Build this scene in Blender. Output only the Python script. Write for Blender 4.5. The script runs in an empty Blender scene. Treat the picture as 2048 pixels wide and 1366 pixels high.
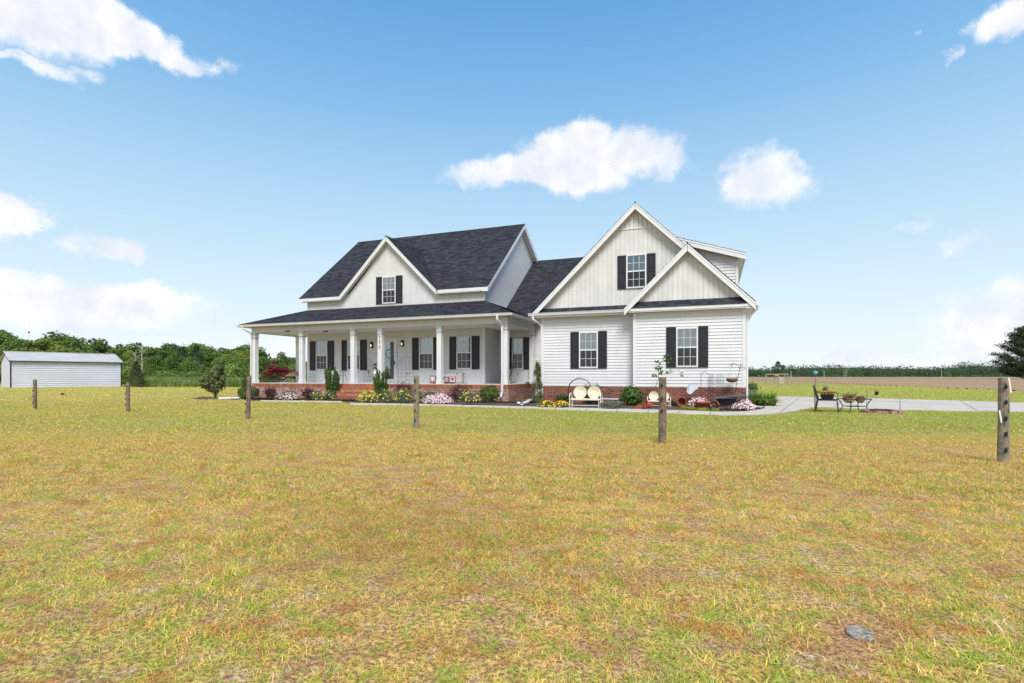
import bpy, math, random
import numpy as np
from mathutils import Vector, Matrix, noise

rad = math.radians
SC = bpy.context.scene
COL = SC.collection
# ---------------------------------------------------------------- camera
TH = rad(20.97); CT, ST = math.cos(TH), math.sin(TH)
FPX = 1054.0; HY = 752.0; HC = 1.2
cam = bpy.data.cameras.new('camera'); camo = bpy.data.objects.new('camera', cam); COL.objects.link(camo)
camo.location = (0, 0, HC); camo.rotation_euler = (rad(90), 0, TH)
cam.sensor_width = 36; cam.lens = FPX / 2048 * 36; cam.shift_y = (HY - 683) / 2048
cam.clip_start = 0.05; cam.clip_end = 6000
SC.camera = camo
# ---------------------------------------------------------------- light
SUN_EL, SUN_AZ = rad(50), rad(153)      # azimuth measured clockwise from +Y
EXPOSURE = 0.34
SC.view_settings.view_transform = 'Standard'
SC.view_settings.look = 'None'
SC.view_settings.exposure = EXPOSURE
SC.view_settings.gamma = 1
SC.view_settings.use_curve_mapping = False
SC.cycles.max_bounces = 6; SC.cycles.diffuse_bounces = 3; SC.cycles.glossy_bounces = 3
SC.cycles.transparent_max_bounces = 8; SC.cycles.transmission_bounces = 3
SC.cycles.use_denoising = True
sl = bpy.data.lights.new('sun', 'SUN'); sl.energy = 3.3; sl.angle = rad(24); sl.color = (1, .96, .90)
so = bpy.data.objects.new('sun', sl); COL.objects.link(so)
sdir = Vector((math.sin(SUN_AZ) * math.cos(SUN_EL), math.cos(SUN_AZ) * math.cos(SUN_EL), math.sin(SUN_EL)))
so.rotation_euler = sdir.to_track_quat('Z', 'Y').to_euler(); so.location = (0, 0, 40)


class N:
    """short hand for node trees"""
    def __init__(s, nt): s.nt = nt; s.n = nt.nodes; s.l = nt.links
    def new(s, t, **kw):
        n = s.n.new(t)
        for k, v in kw.items(): setattr(n, k, v)
        return n
    def put(s, sock, v):
        if isinstance(v, bpy.types.NodeSocket): s.l.new(v, sock)
        elif v is not None:
            if sock.type == 'RGBA' and len(v) == 3: v = (*v, 1)
            sock.default_value = v
    def math(s, op, a, b=None, c=None, clamp=False):
        n = s.new('ShaderNodeMath', operation=op); n.use_clamp = clamp
        for i, x in enumerate((a, b, c)):
            if x is not None: s.put(n.inputs[i], x)
        return n.outputs[0]
    def vec(s, op, a, b=None):
        n = s.new('ShaderNodeVectorMath', operation=op)
        s.put(n.inputs[0], a)
        if b is not None: s.put(n.inputs[1], b)
        return n.outputs['Value' if op in ('LENGTH', 'DOT_PRODUCT', 'DISTANCE') else 'Vector']
    def noise(s, v, scale, detail=4, rough=.55, dist=0, out='Fac'):
        n = s.new('ShaderNodeTexNoise'); s.put(n.inputs['Vector'], v)
        n.inputs['Scale'].default_value = scale; n.inputs['Detail'].default_value = detail
        n.inputs['Roughness'].default_value = rough; n.inputs['Distortion'].default_value = dist
        return n.outputs[out]
    def mix(s, f, a, b, blend='MIX'):
        n = s.new('ShaderNodeMix', data_type='RGBA', blend_type=blend)
        s.put(n.inputs[0], f); s.put(n.inputs[6], a); s.put(n.inputs[7], b)
        return n.outputs[2]
    def ss(s, v, a, b, c=0., d=1.):
        n = s.new('ShaderNodeMapRange', interpolation_type='SMOOTHSTEP')
        s.put(n.inputs[0], v); n.inputs[1].default_value = a; n.inputs[2].default_value = b
        n.inputs[3].default_value = c; n.inputs[4].default_value = d
        return n.outputs[0]
    def ramp(s, f, stops, interp='LINEAR'):
        n = s.new('ShaderNodeValToRGB'); r = n.color_ramp; r.interpolation = interp
        s.put(n.inputs[0], f)
        while len(r.elements) < len(stops): r.elements.new(.5)
        for e, (p, c) in zip(r.elements, stops): e.position = p; e.color = (*c, 1)
        return n.outputs[0]


def pix_dir(x, y):
    t = (x - 1024) / FPX
    return Vector((-ST + CT * t, CT + ST * t, (HY - y) / FPX))


# ---------------------------------------------------------------- sky
W = bpy.data.worlds.new('World'); SC.world = W; W.use_nodes = True
w = N(W.node_tree); w.n.clear()
sky = w.new('ShaderNodeTexSky', sky_type='NISHITA'); sky.sun_disc = False
sky.sun_elevation = SUN_EL; sky.sun_rotation = SUN_AZ
sky.air_density = 1.0; sky.dust_density = .6; sky.ozone_density = 2.2
tc = w.new('ShaderNodeTexCoord').outputs['Generated']
sep = w.new('ShaderNodeSeparateXYZ'); w.l.new(tc, sep.inputs[0])
az = w.math('ARCTAN2', sep.outputs[0], sep.outputs[1])
el = w.math('ARCSINE', sep.outputs[2])
cmb = w.new('ShaderNodeCombineXYZ'); w.l.new(az, cmb.inputs[0]); w.l.new(el, cmb.inputs[1])
uv = cmb.outputs[0]
n1 = w.noise(uv, 9, 6, .6, out='Color')
off = w.vec('MULTIPLY', w.vec('SUBTRACT', n1, (.5, .5, .5)), (.22, .10, 0))
uvd = w.vec('ADD', uv, off)
# (pixel box of each cloud in the photograph -> direction in the sky, softness)
CLOUDS = [((-160, -80, 250, 100), 1.1), ((40, -10, 330, 110), 1.15), ((170, 45, 440, 130), 1.05), ((-60, 105, 190, 142), .5),
          ((920, 300, 1260, 382), 1.05), ((1040, 245, 1360, 368), 1.15), ((1125, 226, 1260, 320), 1.1),
          ((1430, 290, 1650, 415), .72), ((1590, 285, 1660, 330), .45), ((-90, 385, 100, 495), 1.0), ((115, 475, 280, 520), .65),
          ((-200, 530, 190, 665), 1.0), ((0, 560, 430, 665), .85), ((1830, 470, 1980, 512), .4), ((1830, 560, 2300, 745), .66),
          ((1780, 440, 1870, 475), .3), ((1970, -30, 2200, 70), .8), ((1945, 540, 2300, 660), .6), ((1860, 88, 1930, 110), .35), ((1820, 40, 1860, 60), .3),
          ((1540, 690, 2300, 745), .55), ((300, 660, 900, 760), .5)]
dens = None
for (x0, y0, x1, y1), k in CLOUDS:
    a, b = pix_dir(x0, (y0 + y1) / 2), pix_dir(x1, (y0 + y1) / 2)
    t, u = pix_dir((x0 + x1) / 2, y0), pix_dir((x0 + x1) / 2, y1)
    A = lambda d: math.atan2(d.x, d.y)
    E = lambda d: math.asin(d.normalized().z)
    ra, re = (A(b) - A(a)) / 2, (E(t) - E(u)) / 2
    c = ((A(a) + A(b)) / 2, (E(t) + E(u)) / 2, 0)
    d = w.vec('LENGTH', w.vec('MULTIPLY', w.vec('SUBTRACT', uvd, c), (1 / ra, 1 / re, 0)))
    d = w.math('MULTIPLY', w.ss(d, 1.45, .25), k)
    dens = d if dens is None else w.math('MAXIMUM', dens, d)
# scattered cloud of the same kind elsewhere; more added behind the camera for whiter fill
CLOUD_BACK = w.ss(w.vec('DOT_PRODUCT', tc, (-ST, CT, .25)), .62, .35)
back = w.math('MULTIPLY', w.ss(w.noise(w.vec('MULTIPLY', tc, (1, 1, 2.2)), 2.6, 6, .6), .44, .62), CLOUD_BACK)
dens = w.math('MAXIMUM', dens, back)
wisp = w.math('MULTIPLY', w.ss(w.noise(w.vec('MULTIPLY', uv, (1, 3.2, 0)), 3.4, 7, .68, .4), .50, .80), w.math('MULTIPLY', w.ss(el, .62, .10), .42))
dens = w.math('MAXIMUM', dens, wisp)
fine = w.noise(uv, 26, 8, .62)
dens = w.math('ADD', dens, w.math('MULTIPLY', w.math('SUBTRACT', fine, .5), w.ss(dens, .02, .35, 0, .62)), clamp=True)
dens = w.ss(dens, .10, .72)
shade = w.ss(w.noise(w.vec('ADD', uv, (0, .02, 0)), 11, 5, .6), .35, .65)
ccol = w.mix(shade, (.66, .69, .77), (.84, .85, .88))
SKYK = 0.10
skyc = w.mix(1.0, sky.outputs[0], (SKYK * 1.0, SKYK * 1.0, SKYK * 1.0), 'MULTIPLY')
elv = w.ramp(w.math('MAXIMUM', sep.outputs[2], 0), [(0, (.74, .78, .81)), (.06, (.70, .78, .82)), (.16, (.58, .73, .82)), (.30, (.40, .61, .79)), (.46, (.20, .44, .72)), (.58, (.115, .335, .66)), (1, (.05, .22, .52))])
skyc = w.mix(.85, skyc, elv)
fin = w.mix(w.math('MULTIPLY', dens, .97), skyc, ccol)
bg = w.new('ShaderNodeBackground'); w.l.new(fin, bg.inputs[0]); bg.inputs[1].default_value = 1.0
wo = w.new('ShaderNodeOutputWorld'); w.l.new(bg.outputs[0], wo.inputs[0])


# ---------------------------------------------------------------- projection helpers (true 3D points)
def cs(xc, zc, z=0.0):
    return Vector((xc * CT - zc * ST, xc * ST + zc * CT, z))
def gnd(x, y, z=0.0):
    Z = FPX * (HC - z) / (y - HY)
    return cs((x - 1024) / FPX * Z, Z, z)
def dep(p): return -p[0] * ST + p[1] * CT
def mpp(p): return dep(p) / FPX
def onY(x, y, Y):
    d = pix_dir(x, y); k = Y / d.y
    return Vector((d.x * k, Y, HC + d.z * k))
def atZ(x, y, Z):
    return cs((x - 1024) / FPX * Z, Z, HC + (HY - y) / FPX * Z)


# ---------------------------------------------------------------- mesh builder
class MB:
    def __init__(s): s.v = []; s.f = []; s.mi = []; s.cur = 0
    def add(s, vs, fs):
        b = len(s.v); s.v.extend([tuple(v) for v in vs])
        s.f.extend([tuple(b + i for i in f) for f in fs]); s.mi.extend([s.cur] * len(fs)); return s
    def box(s, x0, x1, y0, y1, z0, z1):
        return s.add([(x0, y0, z0), (x1, y0, z0), (x1, y1, z0), (x0, y1, z0), (x0, y0, z1), (x1, y0, z1), (x1, y1, z1), (x0, y1, z1)],
                     [(0, 3, 2, 1), (4, 5, 6, 7), (0, 1, 5, 4), (1, 2, 6, 5), (2, 3, 7, 6), (3, 0, 4, 7)])
    def beam(s, A, B, u, v, u2=None, v2=None):
        A, B, u, v = Vector(A), Vector(B), Vector(u), Vector(v)
        u2 = Vector(u2) if u2 else u; v2 = Vector(v2) if v2 else v
        return s.add([A, A + u, A + u + v, A + v, B, B + u2, B + u2 + v2, B + v2],
                     [(0, 3, 2, 1), (4, 5, 6, 7), (0, 1, 5, 4), (1, 2, 6, 5), (2, 3, 7, 6), (3, 0, 4, 7)])
    def quad(s, a, b, c, d): return s.add([a, b, c, d], [(0, 1, 2, 3)])
    def prism(s, pts, d):
        n = len(pts); d = Vector(d)
        p = [Vector(q) for q in pts]
        return s.add(p + [q + d for q in p], [tuple(range(n))[::-1], tuple(range(n, 2 * n))] + [(i, (i + 1) % n, (i + 1) % n + n, i + n) for i in range(n)])
    def tube(s, pts, r, n=6, cap=True):
        pts = [Vector(p) for p in pts]
        rs = r if isinstance(r, (list, tuple)) else [r] * len(pts)
        b = len(s.v); prev = None
        for i, p in enumerate(pts):
            t = (pts[min(i + 1, len(pts) - 1)] - pts[max(i - 1, 0)])
            if t.length < 1e-9: t = Vector((0, 0, 1))
            t.normalize()
            if prev is None: a = t.cross(Vector((0, 0, 1)) if abs(t.z) < .9 else Vector((1, 0, 0))).normalized()
            else:
                a = prev - t * prev.dot(t)
                a = a.normalized() if a.length > 1e-6 else t.orthogonal().normalized()
            prev = a; c = t.cross(a)
            for k in range(n):
                an = 2 * math.pi * k / n
                s.v.append(tuple(p + (a * math.cos(an) + c * math.sin(an)) * rs[i]))
        fs = []
        for i in range(len(pts) - 1):
            for k in range(n):
                k2 = (k + 1) % n
                fs.append((b + i * n + k, b + i * n + k2, b + (i + 1) * n + k2, b + (i + 1) * n + k))
        if cap: fs += [tuple(b + k for k in range(n))[::-1], tuple(b + (len(pts) - 1) * n + k for k in range(n))]
        s.f.extend(fs); s.mi.extend([s.cur] * len(fs)); return s
    def lathe(s, prof, c=(0, 0, 0), n=16, sx=1, sy=1, cap=True):
        b = len(s.v); c = Vector(c)
        for r, z in prof:
            for k in range(n):
                a = 2 * math.pi * k / n
                s.v.append((c.x + r * math.cos(a) * sx, c.y + r * math.sin(a) * sy, c.z + z))
        fs = [(b + i * n + k, b + i * n + (k + 1) % n, b + (i + 1) * n + (k + 1) % n, b + (i + 1) * n + k) for i in range(len(prof) - 1) for k in range(n)]
        if cap: fs += [tuple(b + k for k in range(n))[::-1], tuple(b + (len(prof) - 1) * n + k for k in range(n))]
        s.f.extend(fs); s.mi.extend([s.cur] * len(fs)); return s
    def leaf(s, p, size, rng, up=0.3, out=None, aspect=1.0, tri=False):
        d = Vector((rng.gauss(0, 1), rng.gauss(0, 1), rng.gauss(0, 1) + up))
        if out is not None: d += Vector(out) * 1.6
        d.normalize(); a = d.orthogonal().normalized()
        a.rotate(Matrix.Rotation(rng.uniform(0, 6.28), 3, d)); c = d.cross(a)
        a *= size * .5 * aspect; c *= size * .5; p = Vector(p)
        if tri: return s.add([p - a - c * .6, p + a - c * .6, p + c], [(0, 1, 2)])
        return s.add([p - c, p + a * .8, p + c, p - a * .8], [(0, 1, 2, 3)])
    def cloud(s, c, r, n, size, rng, shell=.55, up=.3, aspect=1.0, cut=None, lump=0.25, tri=False):
        """leaves spread in an uneven ellipsoid"""
        c = Vector(c); sd = rng.uniform(0, 99)
        k = 0
        while k < n:
            d = Vector((rng.gauss(0, 1), rng.gauss(0, 1), rng.gauss(0, 1))).normalized()
            rr = rng.uniform(shell, 1.0) ** .6
            rr *= 1 + lump * 2.2 * noise.noise(d * 2.1 + Vector((sd, sd, 0)))
            p = Vector((d.x * r[0], d.y * r[1], d.z * r[2])) * rr
            k += 1
            if cut is not None and (c + p).z < cut: continue
            s.leaf(c + p, size * rng.uniform(.6, 1.25), rng, up, d, aspect, tri)
        return s
    def build(s, name, mat, parent=None, off=None, smooth=False, kind=None):
        me = bpy.data.meshes.new(name)
        v = s.v
        if off is not None: v = [(a - off[0], b - off[1], c - off[2]) for a, b, c in s.v]
        me.from_pydata(v, [], s.f)
        for m in (mat if isinstance(mat, (list, tuple)) else [mat]): me.materials.append(m)
        if max(s.mi, default=0) > 0: me.polygons.foreach_set('material_index', s.mi)
        if smooth: me.polygons.foreach_set('use_smooth', [True] * len(s.f))
        me.update()
        o = bpy.data.objects.new(name, me); COL.objects.link(o)
        if parent is not None: o.parent = parent
        if kind: o['kind'] = kind
        return o


def tag(o, label=None, cat=None, group=None, kind=None):
    for k, v in (('label', label), ('category', cat), ('group', group), ('kind', kind)):
        if v: o[k] = v
    return o
def thing(name, label, cat, loc, rotz=0, group=None):
    o = bpy.data.objects.new(name, None); COL.objects.link(o)
    o.empty_display_size = .2
    o.location = loc; o.rotation_euler = (0, 0, rotz)
    return tag(o, label, cat, group)
def copy_thing(o, label, loc, rotz=None, scale=None):
    c = o.copy(); COL.objects.link(c); c.location = loc
    if rotz is not None: c.rotation_euler = (0, 0, rotz)
    if scale is not None: c.scale = (scale,) * 3 if not isinstance(scale, tuple) else scale
    c['label'] = label
    for ch in list(o.children):
        d = ch.copy(); COL.objects.link(d); d.parent = c
        for g in list(ch.children):
            e = g.copy(); COL.objects.link(e); e.parent = d
    return c


# ---------------------------------------------------------------- materials
def mat(name, col=(.5, .5, .5), rough=.6, var=0, vscale=5, metal=0, spec=.4, bump=0, bscale=30, emit=0, rnd=0, dirt=None):
    m = bpy.data.materials.new(name); m.use_nodes = True
    g = N(m.node_tree); b = g.n['Principled BSDF']
    b.inputs['Roughness'].default_value = rough; b.inputs['Metallic'].default_value = metal
    b.inputs['Specular IOR Level'].default_value = spec
    c = None
    pos = g.new('ShaderNodeNewGeometry').outputs['Position']
    if var:
        f = g.noise(pos, vscale, 5, .6)
        lo = tuple(x * (1 - var) for x in col); hi = tuple(min(1, x * (1 + var)) for x in col)
        c = g.mix(g.ss(f, .3, .7), lo, hi)
    if rnd:
        r = g.math('FRACT', g.math('ADD', g.new('ShaderNodeObjectInfo').outputs['Random'], g.new('ShaderNodeNewGeometry').outputs['Random Per Island']))
        k = g.math('MULTIPLY_ADD', r, 2 * rnd, 1 - rnd)
        cc = g.new('ShaderNodeCombineColor')
        for i in range(3): g.l.new(k, cc.inputs[i])
        c = g.mix(1.0, c if c is not None else col, cc.outputs[0], 'MULTIPLY')
    if dirt:
        dc, sc_, lo_, hi_ = dirt
        c = g.mix(g.ss(g.noise(pos, sc_, 6, .65), lo_, hi_), c if c is not None else col, dc)
    g.put(b.inputs['Base Color'], c if c is not None else col)
    if bump:
        bn = g.new('ShaderNodeBump'); bn.inputs['Strength'].default_value = bump; bn.inputs['Distance'].default_value = .02
        g.l.new(g.noise(pos, bscale, 5, .6), bn.inputs['Height']); g.l.new(bn.outputs[0], b.inputs['Normal'])
    if emit:
        g.put(b.inputs['Emission Color'], col); b.inputs['Emission Strength'].default_value = emit
    return m


def leafmat(name, dark, light, trans=.3, rough=.55, third=None, big=1.3):
    m = bpy.data.materials.new(name); m.use_nodes = True
    g = N(m.node_tree); b = g.n['Principled BSDF']
    ge = g.new('ShaderNodeNewGeometry')
    r = ge.outputs['Random Per Island']
    nz = g.noise(ge.outputs['Position'], big, 3, .6)
    f = g.math('ADD', g.math('MULTIPLY', r, .55), g.math('MULTIPLY', g.ss(nz, .3, .7), .45))
    oi = g.new('ShaderNodeObjectInfo').outputs['Random']
    f = g.math('ADD', f, g.math('MULTIPLY_ADD', oi, .4, -.2), clamp=True)
    c = g.ramp(f, [(0, dark), (.55, tuple((a + bb) / 2 for a, bb in zip(dark, light))), (1, light)] if third is None else [(0, dark), (.6, light), (1, third)])
    g.l.new(c, b.inputs['Base Color']); b.inputs['Roughness'].default_value = rough
    b.inputs['Specular IOR Level'].default_value = .3
    t = g.new('ShaderNodeBsdfTranslucent'); g.l.new(c, t.inputs[0])
    mx = g.new('ShaderNodeMixShader'); mx.inputs[0].default_value = trans
    g.l.new(b.outputs[0], mx.inputs[1]); g.l.new(t.outputs[0], mx.inputs[2])
    g.l.new(mx.outputs[0], g.n['Material Output'].inputs[0])
    return m


def lawn_colour(g, pos, blade=False):
    """colour of the lawn at a world position: worn, dry and green patches"""
    p = g.vec('MULTIPLY', pos, (1, 1, 0))
    d = g.vec('DOT_PRODUCT', p, (-ST, CT, 0))         # metres from the road side of the lawn
    r = g.vec('DOT_PRODUCT', p, (CT, ST, 0))
    big = g.noise(p, .17, 4, .6)
    mid = g.noise(g.vec('ADD', p, (31, 7, 0)), .8, 5, .62)
    sml = g.noise(g.vec('ADD', p, (3, 57, 0)), 3.6, 5, .65)
    tiny = g.noise(p, 8.5, 4, .7)
    # greenness
    band = g.ss(d, 9.2, 12.0)                          # greener towards the house
    rightb = g.ss(r, -4, 3)
    near = g.ss(d, 4.4, 2.6)
    base = g.math('ADD', g.math('MULTIPLY', band, g.math('MULTIPLY_ADD', rightb, .16, .19)), g.math('MULTIPLY', near, .12))
    gr = g.math('ADD', g.math('MULTIPLY', big, .32), g.math('ADD', g.math('MULTIPLY', mid, .45), g.math('MULTIPLY', sml, .35)))
    gr = g.math('ADD', gr, base)
    gr = g.math('ADD', gr, g.math('MULTIPLY_ADD', tiny, .7, -.35))
    c = g.ramp(gr, [(.42, DRY2), (.54, DRY1), (.66, MIXC), (.78, GREEN1), (.92, GREEN2)])
    # finer clumps: rusty, mauve dead, straw and fresh green
    fade = g.ss(d, 17, 5, .30, 1)
    for o_, sc1, lo, hi, k_, col_ in (((77, 12, 0), 3.4, .50, .60, .70, DEAD), ((7, 99, 0), 2.6, .51, .60, .75, ORNG), ((17, 29, 0), 5.2, .52, .60, .80, FRESH), ((57, 61, 0), 4.4, .54, .62, .75, STRAW)):
        a_ = g.noise(g.vec('ADD', p, o_), sc1, 5, .72)
        c = g.mix(g.math('MULTIPLY', g.math('MULTIPLY', g.ss(a_, lo, hi), k_), fade), c, col_)
    # dark tufted patch in the middle foreground
    e = g.vec('LENGTH', g.vec('MULTIPLY', g.vec('SUBTRACT', p, tuple(cs(-.75, 4.1))), (.55, .8, 0)))
    c = g.mix(g.math('MULTIPLY', g.ss(g.math('ADD', e, g.math('MULTIPLY_ADD', mid, 1.6, -.8)), 1.1, .3), .45), c, RUST)
    for cx_, cy_, kx, ky in ((1.62, 2.46, 4.2, 5.5), (1.42, 2.30, 5.5, 9), (.9, 3.15, 3.0, 8)):
        e = g.vec('LENGTH', g.vec('MULTIPLY', g.vec('SUBTRACT', p, tuple(cs(cx_, cy_))), (kx, ky, 0)))
        c = g.mix(g.math('MULTIPLY', g.ss(g.math('ADD', e, g.math('MULTIPLY_ADD', sml, 2.4, -1.2)), 1.15, .5), .85), c, (.66, .36, .19))
    return c, gr


def soil(name):
    m = bpy.data.materials.new(name); m.use_nodes = True
    return m, N(m.node_tree)

# ---------------------------------------------------------------- ground
DRY1 = (.84, .53, .20); DRY2 = (.80, .43, .18); MIXC = (.78, .56, .18); GREEN1 = (.58, .56, .13); GREEN2 = (.42, .51, .09)
DEAD = (.52, .29, .22); STRAW = (.80, .58, .42); ORNG = (.62, .26, .08); FRESH = (.36, .47, .06); RUST = (.42, .20, .07)

mg, g = soil('lawn_ground')
pos = g.new('ShaderNodeNewGeometry').outputs['Position']
lc, gr = lawn_colour(g, pos)
lc = g.mix(g.ss(g.noise(pos, 40, 3, .7), .38, .60, .15, .9), lc, (.20, .10, .05))
b = g.n['Principled BSDF']; g.l.new(lc, b.inputs['Base Color']); b.inputs['Roughness'].default_value = 1
b.inputs['Specular IOR Level'].default_value = .1
bn = g.new('ShaderNodeBump'); bn.inputs['Strength'].default_value = .8; bn.inputs['Distance'].default_value = .05
g.l.new(g.noise(pos, 14, 5, .7), bn.inputs['Height']); g.l.new(bn.outputs[0], b.inputs['Normal'])
MB().quad((-3000, -3000, 0), (3000, -3000, 0), (3000, 3000, 0), (-3000, 3000, 0)).build('ground', mg, kind='structure')


def sheet(name, pts, m, z, thick=0, kind='structure', label=None):
    mb = MB()
    if thick: mb.prism([(p[0], p[1], z) for p in pts], (0, 0, thick))
    else: mb.add([(p[0], p[1], z) for p in pts], [tuple(range(len(pts)))])
    o = mb.build(name, m, kind=kind)
    bm = bmesh.new(); bm.from_mesh(o.data); bmesh.ops.triangulate(bm, faces=bm.faces); bm.normal_update(); bm.to_mesh(o.data); bm.free()
    return o
import bmesh

# ploughed field
mf, g = soil('ploughed_soil')
pos = g.new('ShaderNodeNewGeometry').outputs['Position']
c = g.mix(g.ss(g.noise(g.vec('MULTIPLY', pos, (1, .25, 1)), .12, 5, .65), .3, .7), (.27, .175, .09), (.345, .235, .13))
c = g.mix(g.ss(g.noise(pos, 2.2, 5, .7), .45, .62, 0, .5), c, (.22, .13, .08))
b = g.n['Principled BSDF']; g.l.new(c, b.inputs['Base Color']); b.inputs['Roughness'].default_value = 1
fpts = [cs(60, 132), cs(51, 104), cs(51, 84), cs(48, 66), cs(41, 45), cs(35.5, 35.5), cs(32, 28), cs(200, 8), cs(900, 60), cs(900, 640), cs(-100, 690), cs(-60, 260), cs(10, 150)]
sheet('ploughed_field', fpts, mf, .004)
rng = random.Random(4)
mb = MB()      # furrow ridges and clods of the near part of the field
for i in range(60):
    zc = 37 + i * 1.6
    x = 39 + max(0, (zc - 40)) * .28
    P = cs(x + .5, zc); Q = cs(x + 170, zc + 20)
    u = Vector((0, .9, 0))
    mb.add([P, Q, Q + u * .5 + Vector((0, 0, .10)), P + u * .5 + Vector((0, 0, .10)), Q + u, P + u], [(0, 1, 2, 3), (3, 2, 4, 5)])
mb.build('furrows', mf, kind='stuff')

# concrete drive and walk
mc = mat('concrete', (.50, .45, .39), .85, var=.09, vscale=1.2, bump=.15, bscale=60, dirt=((.36, .32, .27), .7, .60, .78))
def gs(l): return [gnd(x, y) for x, y in l]
drive = gs([(1480, 831), (1549, 828.6), (1599, 821.6), (1630, 814.7), (1700, 817.5), (1760, 819.5), (1900, 822.5), (2048, 825), (2400, 832), (2400, 817), (2048, 806.5), (1900, 801.5), (1743, 797.5), (1600, 794.3), (1530, 793.2), (1505, 793.5), (1512, 806), (1530, 815), (1521, 820), (1490, 824), (1440, 825)])
sheet('driveway', drive, mc, -.05, .075)
walk = gs([(700, 810), (860, 812), (1000, 816.5), (1180, 822), (1300, 826), (1440, 831.4), (1484, 831.2)]) + gs([(1444, 824.6), (1340, 821), (1240, 818.3), (1180, 816.8), (1000, 812.6), (860, 809), (700, 806.2)])
sheet('path', walk, mc, -.05, .07)
mb = MB()
jn = mat('joint_grit', (.16, .13, .10), .95)
for (a, b_, z) in (((1690, 797), (1668, 816), .029), ((1800, 799.2), (1800, 820.4), .029), ((1920, 802.5), (1955, 823.2), .029), ((1600, 795), (1560, 826.5), .029), ((1700, 798), (2030, 818), .0295), ((1560, 796), (1700, 812), .0295)):
    A_, B_ = gnd(*a), gnd(*b_); dn = Vector((-(B_ - A_).y, (B_ - A_).x, 0)).normalized() * .012
    mb.quad(A_ - dn + Vector((0, 0, z)), B_ - dn + Vector((0, 0, z)), B_ + dn + Vector((0, 0, z)), A_ + dn + Vector((0, 0, z)))
xs = 740
while xs < 1440:
    f_ = (xs - 700) / 740; A_, B_ = gnd(xs, 806.4 + 17.6 * f_ ** 1.02), gnd(xs - 3, 810.2 + 20.8 * f_ ** 1.05); dn = Vector((.01, 0, 0))
    mb.quad(A_ - dn + Vector((0, 0, .024)), B_ - dn + Vector((0, 0, .024)), B_ + dn + Vector((0, 0, .024)), A_ + dn + Vector((0, 0, .024))); xs += 62
mb.build('control_joints', jn, kind='structure')
mm, g = soil('mulch')
pos = g.new('ShaderNodeNewGeometry').outputs['Position']
c = g.ramp(g.noise(pos, 22, 4, .7), [(.3, (.035, .02, .014)), (.55, (.09, .055, .04)), (.75, (.16, .11, .085))])
b = g.n['Principled BSDF']; g.l.new(c, b.inputs['Base Color']); b.inputs['Roughness'].default_value = 1
bed = gs([(508, 802), (600, 803), (688, 804.5), (690, 806), (860, 808.6), (1000, 812.2), (1180, 816.4), (1240, 817.9), (1340, 820.6), (1444, 824.2), (1489, 823.6), (1520, 819.6), (1529, 815)]) + [Vector((1.9, 22.6, 0)), Vector((1.3, 23.3, 0)), Vector((-9, 24.5, 0)), Vector((-24.8, 24.5, 0)), Vector((-26.6, 24, 0)), gnd(440, 799), gnd(400, 799), gnd(380, 797.5), gnd(402, 794.5), gnd(440, 795), gnd(478, 797.5)]
sheet('planting_bed', bed, mm, .004, kind='structure')
rng = random.Random(11)
mb = MB()
def inpoly(x, y, P):
    c = False; n = len(P); j = n - 1
    for i in range(n):
        if (P[i][1] > y) != (P[j][1] > y) and x < (P[j][0] - P[i][0]) * (y - P[i][1]) / (P[j][1] - P[i][1]) + P[i][0]: c = not c
        j = i
    return c
for i in range(5200):
    p = Vector((rng.uniform(-27, 2.4), rng.uniform(18, 24), 0))
    if inpoly(p.x, p.y, bed): mb.leaf((p.x, p.y, rng.uniform(.01, .05)), rng.uniform(.05, .12), rng, 1.2, None, .4)
mb.build('bark_chips', mat('bark', (.09, .055, .04), .95, rnd=.6), kind='stuff')

# ---------------------------------------------------------------- lawn: real blades
mgr, g = soil('grass_blade')
ge = g.new('ShaderNodeNewGeometry'); pos = ge.outputs['Position']
lc, gr = lawn_colour(g, pos)
r = ge.outputs['Random Per Island']
oi = g.new('ShaderNodeObjectInfo').outputs['Random']
k = g.math('MULTIPLY_ADD', r, 1.35, .60)
cc = g.new('ShaderNodeCombineColor')
for i in range(3): g.l.new(k, cc.inputs[i])
lc = g.mix(1, lc, cc.outputs[0], 'MULTIPLY')
lc = g.mix(g.ss(g.math('FRACT', g.math('MULTIPLY', r, 7.31)), .70, .86, 0, .65), lc, (.92, .72, .48))
lc = g.mix(g.ss(g.math('ADD', g.math('FRACT', g.math('MULTIPLY', r, 13.7)), g.math('MULTIPLY', gr, .55)), .96, 1.12, 0, .75), lc, (.36, .56, .05))
lc = g.mix(g.ss(g.math('FRACT', g.math('MULTIPLY', r, 23.3)), .80, .90, 0, .7), lc, (.46, .20, .09))
b = g.n['Principled BSDF']; g.l.new(lc, b.inputs['Base Color']); b.inputs['Roughness'].default_value = .7
b.inputs['Specular IOR Level'].default_value = .15
t = g.new('ShaderNodeBsdfTranslucent'); g.l.new(lc, t.inputs[0])
mx = g.new('ShaderNodeMixShader'); mx.inputs[0].default_value = .5
g.l.new(b.outputs[0], mx.inputs[1]); g.l.new(t.outputs[0], mx.inputs[2]); g.l.new(mx.outputs[0], g.n['Material Output'].inputs[0])

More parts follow.
